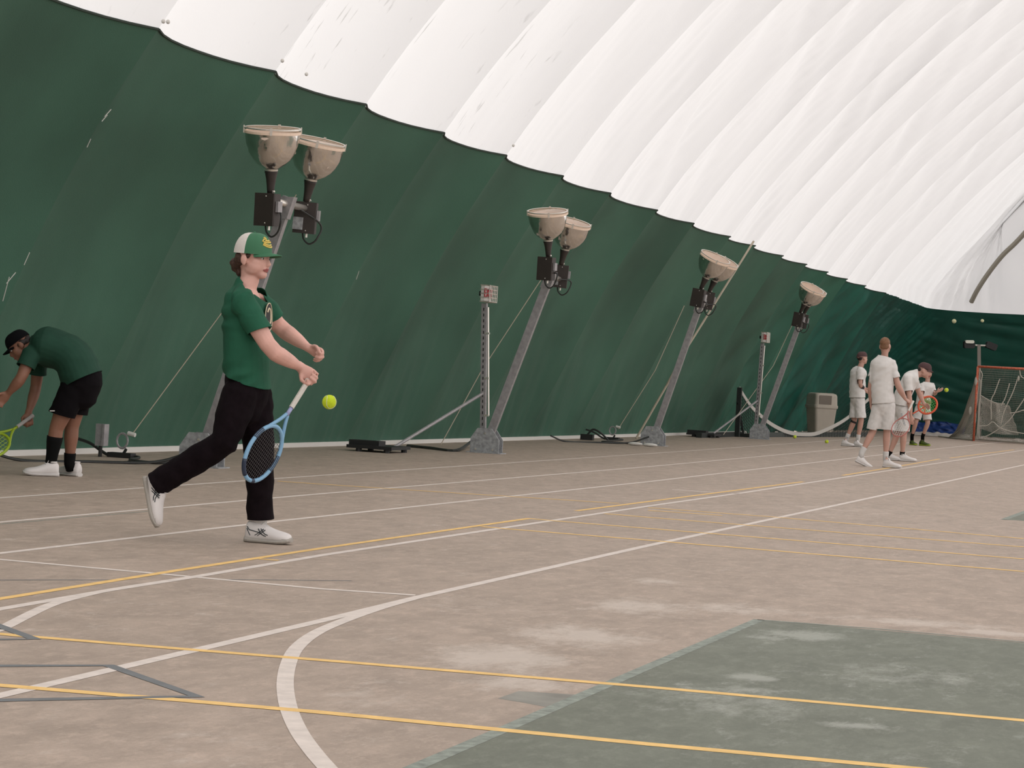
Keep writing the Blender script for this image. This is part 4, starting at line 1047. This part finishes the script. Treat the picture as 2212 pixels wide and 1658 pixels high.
    for sd in 'RL':
        sh, el = J['sh' + sd], J['el' + sd]; q = look.get('sleeve', .58)
        cuts.append((sh.lerp(el, q), (el - sh).normalized() + Vector((0, 0, -look.get('sleevetilt', 0))), .13, .25, outside))
        ins = sh.lerp(J['spine'][-2], .25)
        st = [(ins, .075 * k, .085 * k), (sh, .072 * k, .076 * k), (sh.lerp(el, q * .5), .072 * k, .072 * k), (sh.lerp(el, q + .12), .073 * k, .073 * k)]
        gg = G(); gg.loft(st, F, 18); g.add(gg.v, gg.f)
    fs = look.get('fold', .006); sd_ = look.get('seed', 1)
    def fold(p):
        a = noise.noise(Vector((p.x * 3 + p.z * 3, p.y * 3, p.z * 11 - p.x * 9 + sd_))) + .35 * noise.noise(Vector((p.x * 9, p.y * 9 + sd_, p.z * 20)))
        if look.get('drape'):      # long slanting drapes across the back and waist
            u = p.dot(CR); z = p.z; m1 = noise.noise(Vector((u * 4, z * 4, 60 + sd_)))
            a = .35 * a + 1.6 * max(0, .30 + m1) * math.sin(2 * PI * (z * 9.5 - u * 5.5 + 1.3 * noise.noise(Vector((u * 5, z * 3, 70 + sd_))))) * (1 if z < 1.30 else .55)
        return fs * a
    shirt = blob('shirt', g, look['shirt'], root, vox * 1.05, look.get('ssmooth', 5), fold, cuts=cuts)
    # lower garment
    lc = []; g = G(); sp0 = J['spine'][0]; s0 = Vector(J['side0']); ph = look.get('pelvis', (.165, .125)); dn = J.get('pdown', Vector((0, 0, -1)))
    upv = (J['spine'][1] - J['spine'][0]).normalized()
    g.loft([(sp0 + upv * look.get('rise', .05), ph[0] * .93 * W, ph[1] * .86 * D), (sp0, ph[0] * W, ph[1] * D), (sp0 + dn * .08, ph[0] * W, ph[1] * D * 1.02), (sp0 + dn * .14, ph[0] * .9 * W, ph[1] * .85 * D)], s0, 22)
    for sd in 'RL':
        hp, kn, an = J['hip' + sd], J['kn' + sd], J['an' + sd]
        if look['legs'] == 'long':
            lw = look.get('legw', (.105, .098, .085, .078, .076))
            st = [(hp, lw[0]), (hp.lerp(kn, .5), lw[1]), (kn, lw[2]), (kn.lerp(an, .3), lw[3] + .004), (kn.lerp(an, .65), lw[3]), (kn.lerp(an, 1.15), lw[4])]
            lc.append((kn.lerp(an, look.get('cuff', 1.02)), an - kn, .16, .3, None))
        else:
            q = look.get('hem', .82); st = [(hp, .105 * k), (hp.lerp(kn, q * .5), .104 * k), (hp.lerp(kn, q + .25), .112 * k)]
            lc.append((hp.lerp(kn, q), (kn - hp).normalized() + Vector((0, 0, -.4)), .17, .4, None))
        g.loft([(p, r_, r_ * .97) for p, r_ in st], F, 18)
    def fold2(p): return look.get('fold2', .006) * (noise.noise(Vector((p.x * 5 + sd_, p.y * 5, p.z * 14 + p.x * 10))) + .4 * noise.noise(p * 22))
    blob('trousers' if look['legs'] == 'long' else 'shorts', g, look['bottom'], root, vox * 1.05, 4, fold2, cuts=lc)
    for sd in 'RL':
        ft = J['ft' + sd]; kn, an = J['kn' + sd], J['an' + sd]
        sk = look.get('sock' + sd) or look.get('sock')
        if sk:
            def br(t):
                T_ = [(0, .054), (.28, .056), (.7, .040), (1, .036)]
                for (ta, ra), (tb, rb) in zip(T_, T_[1:]):
                    if t <= tb: return (ra + (rb - ra) * (t - ta) / (tb - ta)) * k + .005
            t0 = sk[1]; g = G(); g.loft([(kn.lerp(an, t), br(t), br(t) * 1.03) for t in [t0 + (1 - t0) * i / 5 for i in range(6)]] + [(an.lerp(Vector(ft[0]) + Vector(ft[1]).normalized() * .08, .5), .040 * k, .040 * k)], F, 14, rounded=False)
            mesh_obj('sock', g, sk[0], root, smooth=True)
        shoe(root, Vector(ft[0]), ft[1], ft[2], L=ft[3] if len(ft) > 3 else .29, hs=look.get('shoeh', 1.12), W=1.06, m=look.get('shoe', shoe_white), sole=look.get('sole', sole_w), stripe=look.get('stripe'), detail=look.get('detail', False))
    return root, LL, hf, hu, hr, hs

def simple_cap(root, LL, f, u, r, sc, m, back=False, ln=.062):
    g = G(); crown(g, LL, f, u, r, sc, -180, 180, z0=.028); cap = mesh_obj('cap', g, m, root, smooth=True, fixn=False)
    g = G(); brim(g, LL, sc, ln=ln, back=back); mesh_obj('brim', g, m, cap, smooth=True)
    return cap
def hair(root, shapes, m, voxel=.01):
    g = G()
    for c, X, Y, Z, a, b, c_ in shapes: g.ball(c, a, b, c_, X, Y, Z)
    return blob('hair', g, m, root, voxel, 2, lambda p: .004 * noise.noise(p * 60))

def racket(label, butt, axis, fn, frame, grip, strings, accents=None, L=.685, lattice=True, head_w=.13, thick=1.0, cb=.172, st=None):
    """butt end, axis towards the head, fn face normal"""
    a = Vector(axis).normalized(); n = Vector(fn); n = (n - a * n.dot(a)).normalized(); s = a.cross(n)
    root = empty('tennis_racket', butt, label, 'racket')
    P = lambda t, x=0, z=0: butt + a * t + s * x + n * z
    g = G(); g.lathe(P(0), a, [(0, 0), (.018, 0), (.019, .012), (.0155, .025), (.0155, .19), (.0165, .196), (0, .197)], 8)
    mesh_obj('grip', g, grip, root, smooth=False)
    ca = L - cb      # head centre, half length
    def ov(t, k=1.0): return P(ca + cb * k * math.cos(t), head_w * k * math.sin(t))
    g = G(); sh = [P(.195), P(.25)]; g.tube(sh, .012, 8)
    mesh_obj('shaft', g, (accents or frame) if accents else frame, root, smooth=True)
    for sg in (-1, 1):
        g = G(); g.tube(spline([P(.245, sg * .006), P(.30, sg * .03), ov(PI - sg * (-.75) if False else PI + (-sg) * .72)], 5), [.011] * 11, 8); mesh_obj('throat', g, frame, root, smooth=True)
    N = 48; g = G()
    pts = [ov(2 * PI * i / N) for i in range(N)]; g.tube(pts, .0125 * thick, 8, closed=True)
    fr = mesh_obj('head_frame', g, frame, root, smooth=True)
    if accents:
        for t0, t1 in ((.25, .95), (-1.9, -1.3), (1.75, 2.2), (-.45, -.25)):
            g = G(); g.tube([ov(t0 + (t1 - t0) * i / 8) for i in range(9)], .0131, 8); mesh_obj('frame_band', g, blue_dark, fr, smooth=True)
    g = G()
    nx, ny = (16, 19) if lattice else (8, 10)
    for i in range(1, nx):
        x = -1 + 2 * i / nx; h = math.sqrt(1 - x * x); g.tube([P(ca - cb * h, head_w * x), P(ca + cb * h, head_w * x)], (.0012 if lattice else (st or .0022)), 3, cap=False)
    for i in range(1, ny):
        y = -1 + 2 * i / ny; h = math.sqrt(1 - y * y); g.tube([P(ca + cb * y, -head_w * h), P(ca + cb * y, head_w * h)], (.0012 if lattice else (st or .0022)), 3, cap=False)
    mesh_obj('strings', g, strings, root)['kind'] = 'stuff'
    return root

B_ = -F      # towards the camera
def W3(r, u, b): return CR * r + CU * u + B_ * b

# ---------------- the player in the green cap
base = fl(575, 1174); Z0 = depth_of(base)
Pm = lambda px, py, b=0: at(px, py, Z0 - b)
J = dict(spine=[Pm(533, 832), Pm(532, 762), Pm(531, 682), Pm(532, 619)], side0=W3(-.25, 0, .95), side1=W3(-.30, 0, .95),
         neck=Pm(540, 602), head=Pm(548, 557), hf=W3(.88, -.10, .46), hu=W3(.10, 1, .05),
         shR=Pm(523, 650, .18), elR=Pm(586, 757, .22), wrR=Pm(649, 793, .07), handR=(W3(.72, -.62, -.05), W3(-.58, -.80, .1), W3(0, 0, 1), 66, 1.06),
         shL=Pm(557, 648, -.16), elL=Pm(606, 708, -.33), wrL=Pm(666, 751, -.22), handL=(W3(.86, -.42, .15), W3(.25, .75, .55), W3(-.2, -.5, .8), 68, 1.0),
         hipR=Pm(518, 852, .09), knR=Pm(484, 955, .16), anR=Pm(340, 1044, .10), hipL=Pm(549, 852, -.09), knL=Pm(560, 985, -.06), anL=Pm(562, 1118, -.08),
         ftR=(Pm(309, 1032, .10), W3(.20, -.965, .12), W3(.93, .22, .0), .285), ftL=None)
hl = fl(531, 1164) ; hl = Pm(531, 1166, -.08); hl.z = 0.0
toe = Pm(621, 1174, -.02); toe.z = 0
J['ftL'] = (hl, (toe - hl).normalized(), UP, .275)
look = dict(skin=skin_m, voxel=.0058, shirt=shirt_green, bottom=trouser_black, legs='long', loose=.013, fold=.0085, drape=True, fold2=.008, d=.98, w=1.08, k=1.0, hs=1.02, sleeve=.60,
            shirt_prof=[(0, .165, .116), (.1, .165, .114), (.3, .16, .110), (.55, .165, .112), (.78, .172, .112), (.92, .135, .09), (1.0, .07, .062)],
            legw=(.112, .104, .086, .080, .078), pelvis=(.148, .125), shoe=shoe_white, sole=sole_m, stripe=mark_m, detail=True, sock=(sock_white, .9), ssmooth=4, hemlen=-.03, hemtilt=tuple(W3(.95, 0, .3) * -.42), shoeh=1.22, rise=.12, sleevetilt=.55, armk=1.13, collart=tuple(W3(.45, 0, .15)), collar=.02)
root, LL, hf, hu, hr, hs = human('player in a green and white cap, green T-shirt and black trousers, swinging a racket', base, J, look)
# cap: green front, pale mesh back, brim and badge
g = G(); crown(g, LL, hf, hu, hr, hs, -88, 88, z0=.022, gr=1.06, tall=1.16); cap = mesh_obj('cap', g, cap_green, root, smooth=True, fixn=False, label='green front of the cap')
g = G(); crown(g, LL, hf, hu, hr, hs, 88, 272, z0=.022, gr=1.06, tall=1.16); mesh_obj('mesh_back', g, cap_mesh, cap, smooth=True, fixn=False)
g = G(); brim(g, LL, hs, z0=.040, ln=.082); mesh_obj('brim', g, cap_green, cap, smooth=True)
g = G(); g.ball(LL(0, -.008, .022 + .122), .008, .008, .005, hr, hf, hu, 10, 6); mesh_obj('button', g, cap_green, cap)
def on_crown(a, ph, e=.001):
    a = math.radians(a); ph = math.radians(ph); kk = math.cos(ph) ** .72
    return LL((.0922 + e) * math.sin(a) * kk, -.008 + (.1145 + e) * math.cos(a) * kk, .022 + math.sin(ph) * (.1205 + e + (.010 if abs(a) < 1 else 0) * math.cos(ph)))
g = G()
for row in ([(-16, 22), (-6, 20), (6, 20), (18, 22), (30, 26)], [(-12, 27), (0, 25), (14, 26), (28, 30)]): g.tube([on_crown(a, p) for a, p in row], .005, 6)
for row in ([(-14, 34), (-4, 40), (8, 38), (14, 44), (24, 42), (30, 36), (22, 33), (10, 32), (-2, 33), (-14, 34)], [(2, 36), (12, 38), (20, 37)], [(10, 44), (16, 50), (22, 47)]): g.tube([on_crown(a, p) for a, p in row], .0045, 6)
mesh_obj('badge', g, gold_m, cap)['kind'] = 'stuff'
hair(root, [(LL(0, -.075, -.025), hr, hf, hu, .066, .040, .055), (LL(0, -.104, -.050), hr, hf, hu, .054, .032, .044), (LL(.02, -.115, -.035), hr, hf, hu, .03, .022, .03), (LL(.055, -.055, -.01), hr, hf, hu, .024, .034, .045), (LL(-.055, -.055, -.01), hr, hf, hu, .024, .034, .045),
            (LL(0, -.075, -.085), hr, hf, hu, .046, .022, .035), (LL(.076, .012, .012), hr, hf, hu, .006, .020, .02)], hair_brown, .006)
# print on the chest: cream ring letter on a dark patch
fw = W3(.95, 0, .30).normalized(); sdv = W3(-.30, 0, .95).normalized()
def onchest(x, z): 
    c = Pm(536, 686); w = .190; dd = .125
    return c + sdv * x + CU * z + fw * (dd * math.sqrt(max(0, 1 - (x / w) ** 2)) + .004)
o = []
g = G(); n = 20
for i in range(n): t = 2 * PI * i / n; o.append(onchest(-.01 + .052 * math.cos(t), .005 + .078 * math.sin(t)))
g.add(o + [onchest(-.01, .005)], [(i, (i + 1) % n, n) for i in range(n)]); mesh_obj('print_patch', g, black_mat, root)
g = G(); g.tube([p + fw * .0 for p in o], .003, 6, closed=True); mesh_obj('print_ring', g, cream_m, root)
g = G(); g.tube([onchest(-.006 + .026 * math.cos(t), .008 + .045 * math.sin(t)) + fw * .0 for t in [.5 + .5 * i for i in range(11)]], .0055, 6); mesh_obj('print_letter', g, cream_m, root)
butt = Pm(667, 820, .095); tip = Pm(541, 1022, .33)
racket('light blue tennis racket with white grip held low by the player in the green cap', butt, tip - butt, W3(.60, -.38, .70), blue_frame, grip_white, string_m, accents=lilac_m, head_w=.118)

# ---------------- the bending player at the left
base = fl(105, 1027); Z0 = depth_of(base)
Pm = lambda px, py, b=0: at(px, py, Z0 - b)
J = dict(spine=[Pm(176, 812), Pm(157, 772), Pm(110, 750), Pm(72, 748)], side0=W3(.12, 0, -1), side1=W3(.12, 0, -1), neck=Pm(62, 748), head=Pm(43, 746), hf=W3(-.80, -.60, .15), hu=W3(-.60, .80, 0),
         shR=Pm(84, 775, -.17), elR=Pm(77, 840, -.22), wrR=Pm(62, 890, -.12), handR=(W3(-.05, -1, .1), W3(-.8, -.1, .3), W3(-.4, 0, .9), 62),
         shL=Pm(66, 768, .18), elL=Pm(45, 818, .24), wrL=Pm(19, 848, .2), handL=(W3(-.7, -.7, 0), W3(-.5, .6, .3), W3(.3, -.4, .8), 35),
         hipR=Pm(172, 835, -.09), knR=Pm(155, 922, -.10), anR=Pm(150, 1000, -.12), hipL=Pm(158, 838, .09), knL=Pm(122, 925, .08), anL=Pm(109, 1004, .06))
h1 = Pm(126, 1027, .06); h1.z = 0; t1 = Pm(56, 1025, .14); t1.z = 0; h2 = Pm(172, 1022, -.12); h2.z = 0; t2 = Pm(120, 1016, -.3); t2.z = 0
J['ftL'] = (h1, t1 - h1, UP, .285); J['ftR'] = (h2, t2 - h2, UP, .285)
look = dict(skin=skin_tan, voxel=.008, shirt=shirt_green2, bottom=short_black, legs='short', hem=.66, loose=.03, w=1.15, d=1.12, k=1.08, hs=1.0, sleeve=.50, sock=(sock_black, .22), sockR=(sock_black, .72), shoe=shoe_white, sole=sole_w, detail=True,
            pelvis=(.17, .15), fold=.008, seed=5)
J['pdown'] = W3(.0, -1, 0)
root, LL, hf, hu, hr, hs = human('player bending forward in a dark green T-shirt, black shorts and black cap', base, J, look)
simple_cap(root, LL, hf, hu, hr, hs, cap_black)
hair(root, [(LL(0, -.07, -.01), hr, hf, hu, .07, .045, .06), (LL(0, -.10, -.05), hr, hf, hu, .05, .04, .05), (LL(.07, -.02, .0), hr, hf, hu, .014, .04, .035), (LL(-.07, -.02, .0), hr, hf, hu, .014, .04, .035)], hair_dark, .009)
butt = Pm(71, 897, -.10); tip = Pm(-38, 975, .34)
g = G(); g.box(Pm(113, 887, .19), CR * .02, CU * .004, F * .003); mesh_obj('shorts_mark', g, white_plastic, root)
lime = mat('frame_lime', (.30, .42, .02), .4)
racket('lime and grey tennis racket held by the bending player at the left edge', butt, tip - butt, W3(.3, .85, .4), lime, mat('grip_grey', (.4, .38, .36), .7), lime, lattice=False)

# ---------------- four players in white by the far end
def player(lab, foot, joints, look, hand_scale=1.0): pass
def ground(px, py, z0, b=0):
    p = at(px, py, z0 - b); p.z = 0; return p
# tall player seen from behind
base = fl(1915, 1009); Z0 = depth_of(base); Pm = lambda px, py, b=0: at(px, py, Z0 - b)
J = dict(spine=[Pm(1908, 866), Pm(1906, 838), Pm(1907, 798), Pm(1910, 771)], side0=W3(.97, 0, .2), side1=W3(.97, 0, .15), neck=Pm(1911, 767), head=Pm(1912, 747), hf=W3(.30, 0, -.95), hu=W3(0, 1, 0),
         shR=Pm(1925, 784, .03), elR=Pm(1941, 836, .08), wrR=Pm(1956, 862, .0), handR=(W3(.72, -.45, -.3), W3(.3, .5, -.8), W3(-.5, -.3, .2), 60),
         shL=Pm(1891, 784, -.05), elL=Pm(1881, 832, -.08), wrL=Pm(1881, 870, -.1), handL=(W3(.03, -1, 0), W3(.2, 0, -1), W3(1, 0, 0), 25),
         hipR=Pm(1920, 874, .02), knR=Pm(1916, 932, .0), anR=Pm(1913, 989, 0), hipL=Pm(1899, 874, -.02), knL=Pm(1885, 932, -.05), anL=Pm(1861, 978, .0))
h1 = ground(1908, 1008, Z0, .05); h2 = Pm(1854, 1003, 0); h2.z = max(.02, h2.z)
J['ftR'] = (h1, W3(.85, 0, .45) - UP * 0, UP, .29); J['ftR'] = (h1, Vector((.9, -.25, 0)), UP, .29); J['ftL'] = (Pm(1847, 997, 0), W3(.88, -.42, .2), W3(.42, .9, 0), .27)
wl = dict(skin=skin_far, voxel=.012, shirt=shirt_white, bottom=short_white, legs='short', hem=.80, loose=.028, sleeve=.62, sock=(sock_white, .75), shoe=shoe_white, sole=sole_w, fold=.012, fold2=.007, k=1.0, detail=True)
root, LL, hf, hu, hr, hs = human('tallest player in white, seen from behind with short brown hair, nearest of the far group', base, J, dict(wl, hem=.92, w=.88, seed=3, hs=1.0, armk=1.1))
hair(root, [(LL(0, -.02, .052), hr, hf, hu, .080, .098, .082), (LL(0, -.055, -.005), hr, hf, hu, .070, .055, .055)], hair_light, .012)
butt = Pm(1973, 866, .0); tip = Pm(1936, 943, .32)
racket('thin pinkish rimmed racket with a white grip held low by the tallest player in white', butt, tip - butt, W3(-.3, .5, .75), mat('frame_pink', (.45, .14, .12), .5), grip_white, mat('strings_pale', (.55, .5, .48), .6), lattice=False, thick=.6)

# bending player with the dark cap
base = fl(1958, 996); Z0 = depth_of(base); Pm = lambda px, py, b=0: at(px, py, Z0 - b)
J = dict(spine=[Pm(1947, 872), Pm(1952, 848), Pm(1966, 822), Pm(1980, 808)], side0=W3(.1, 0, .99), side1=W3(.2, -.15, .97), neck=Pm(1986, 808), head=Pm(1997, 800), hf=W3(.93, -.32, .28), hu=W3(.35, .93, 0),
         shR=Pm(1960, 815, .15), elR=Pm(1965, 862, .2), wrR=Pm(1968, 898, .18), handR=(W3(.1, -1, 0), W3(.9, 0, .1), W3(.0, 0, -1), 25),
         shL=Pm(1974, 818, -.17), elL=Pm(1986, 850, -.2), wrL=Pm(1996, 872, -.15), handL=(W3(.7, -.5, 0), W3(.3, .6, .3), W3(.3, -.3, .5), 50),
         hipR=Pm(1952, 884, .08), knR=Pm(1952, 940, .10), anR=Pm(1949, 981, .05), hipL=Pm(1944, 884, -.08), knL=Pm(1937, 940, -.05), anL=Pm(1921, 980, -.05))
J['ftR'] = (ground(1943, 994, Z0, .05), Vector((1, -.1, 0)), UP, .29); J['ftL'] = (ground(1913, 991, Z0, -.1), Vector((.9, -.3, 0)), UP, .29)
root, LL, hf, hu, hr, hs = human('player in white leaning forward in a dark maroon cap, right of the tallest player', base, J, dict(wl, seed=8, sock=(sock_black, .86), hem=.85, w=.95, hs=1.08))
simple_cap(root, LL, hf, hu, hr, hs, cap_maroon, ln=.045)
hair(root, [(LL(0, -.06, -.0), hr, hf, hu, .072, .05, .06), (LL(.055, .02, .03), hr, hf, hu, .03, .05, .02), (LL(0, .06, .035), hr, hf, hu, .06, .03, .015)], hair_dark, .012)
g = G(); g.box(Pm(1951, 905, .2), W3(.03, -.1, 0), W3(.02, .0, 0) * .6, F * .003); mesh_obj('shorts_panel', g, plate_grey, root)

# left one, cap worn backwards
base = fl(1841, 964); Z0 = depth_of(base); Pm = lambda px, py, b=0: at(px, py, Z0 - b)
kA = 1.06
J = dict(spine=[Pm(1852, 855), Pm(1852, 835), Pm(1854, 810), Pm(1858, 794)], side0=W3(.45, 0, .88), side1=W3(.45, 0, .88), neck=Pm(1861, 785), head=Pm(1863, 773), hf=W3(.86, 0, -.45), hu=W3(-.05, 1, 0),
         shR=Pm(1859, 800, .17), elR=Pm(1858, 832, .2), wrR=Pm(1871, 845, .05), handR=(W3(.9, -.3, -.2), W3(0, 1, .1), W3(-.2, 0, -.8), 55),
         shL=Pm(1850, 800, -.2), elL=Pm(1856, 832, -.3), wrL=Pm(1872, 840, -.2), handL=(W3(.9, -.1, .2), W3(0, 1, 0), W3(-.1, 0, .9), 55),
         hipR=Pm(1857, 862, .07), knR=Pm(1860, 908, .10), anR=Pm(1853, 948, .05), hipL=Pm(1848, 862, -.09), knL=Pm(1845, 908, -.05), anL=Pm(1829, 946, -.1))
J['ftR'] = (ground(1845, 964, Z0, .05), Vector((.75, -.5, 0)), UP, .29); J['ftL'] = (ground(1818, 961, Z0, -.05), Vector((.9, -.3, 0)), UP, .29)
root, LL, hf, hu, hr, hs = human('leftmost player in white, with a maroon cap worn backwards and a black elbow band', base, J, dict(wl, k=kA, hs=1.08, w=1.02, seed=12, hem=.88))
simple_cap(root, LL, hf, hu, hr, hs, cap_maroon, back=True, ln=.04)
hair(root, [(LL(0, -.06, -.01), hr, hf, hu, .07, .045, .05)], hair_dark, .012)
e, w_ = J['elR'], J['wrR']; g = G(); g.tube([e.lerp(w_, .15), e.lerp(w_, .42)], .05, 12); mesh_obj('elbow_band', g, black_mat, root)
k0, a0 = J['knL'], J['anL']; g = G(); g.tube([k0.lerp(a0, .02), k0.lerp(a0, .12)], .064, 12); mesh_obj('knee_band', g, black_mat, root)

# the one with the orange racket, feeding a ball
base = fl(1990, 962); Z0 = depth_of(base); Pm = lambda px, py, b=0: at(px, py, Z0 - b)
J = dict(spine=[Pm(1994, 872), Pm(1996, 856), Pm(2001, 838), Pm(2003, 826)], side0=W3(-.9, 0, .4), side1=W3(-.85, 0, .5), neck=Pm(2004, 819), head=Pm(2005, 805), hf=W3(.5, -.25, .85), hu=W3(.1, 1, .1),
         shR=Pm(1990, 833, .1), elR=Pm(1991, 854, .2), wrR=Pm(2001, 866, .38), handR=(W3(.6, -.5, .4), W3(.5, .5, .5), W3(0, 0, -1), 60),
         shL=Pm(2013, 831, -.05), elL=Pm(2018, 852, .0), wrL=Pm(2024, 846, .25), handL=(W3(.72, .40, .3), W3(-.3, .8, .3), W3(.1, .8, .3), 8),
         hipR=Pm(1986, 880, .05), knR=Pm(1978, 912, .15), anR=Pm(1970, 942, .0), hipL=Pm(2001, 880, 0), knL=Pm(2004, 914, .1), anL=Pm(1993, 942, .0))
J['ftR'] = (ground(1967, 953, Z0, -.05), Vector((.6, -.9, 0)), UP, .28); J['ftL'] = (ground(1987, 951, Z0, .0), Vector((.85, -.5, 0)), UP, .29)
root, LL, hf, hu, hr, hs = human('crouching player in white with black shoes holding an orange racket, rightmost of the group', base, J, dict(wl, k=.98, seed=20, sock=(sock_black, .78), shoe=shoe_dark, sole=mat('lime_sole', (.3, .4, .03), .6), w=1.0))
hair(root, [(LL(0, -.01, .05), hr, hf, hu, .08, .10, .082)], hair_dark, .014)
orange_m = mat('frame_orange', (.75, .12, .05), .4); green_str = mat('strings_green', (.08, .42, .05), .5)
hh = J['wrR'] + W3(.06, -.02, .05)
rk = racket('orange rimmed racket with bright green strings held by the crouching player in black shoes', Pm(1972, 893, .45), W3(.74, .44, .15), W3(-.35, .12, .92), orange_m, orange_m, green_str, lattice=False, L=.60, head_w=.19, thick=2.0, cb=.215, st=.006)
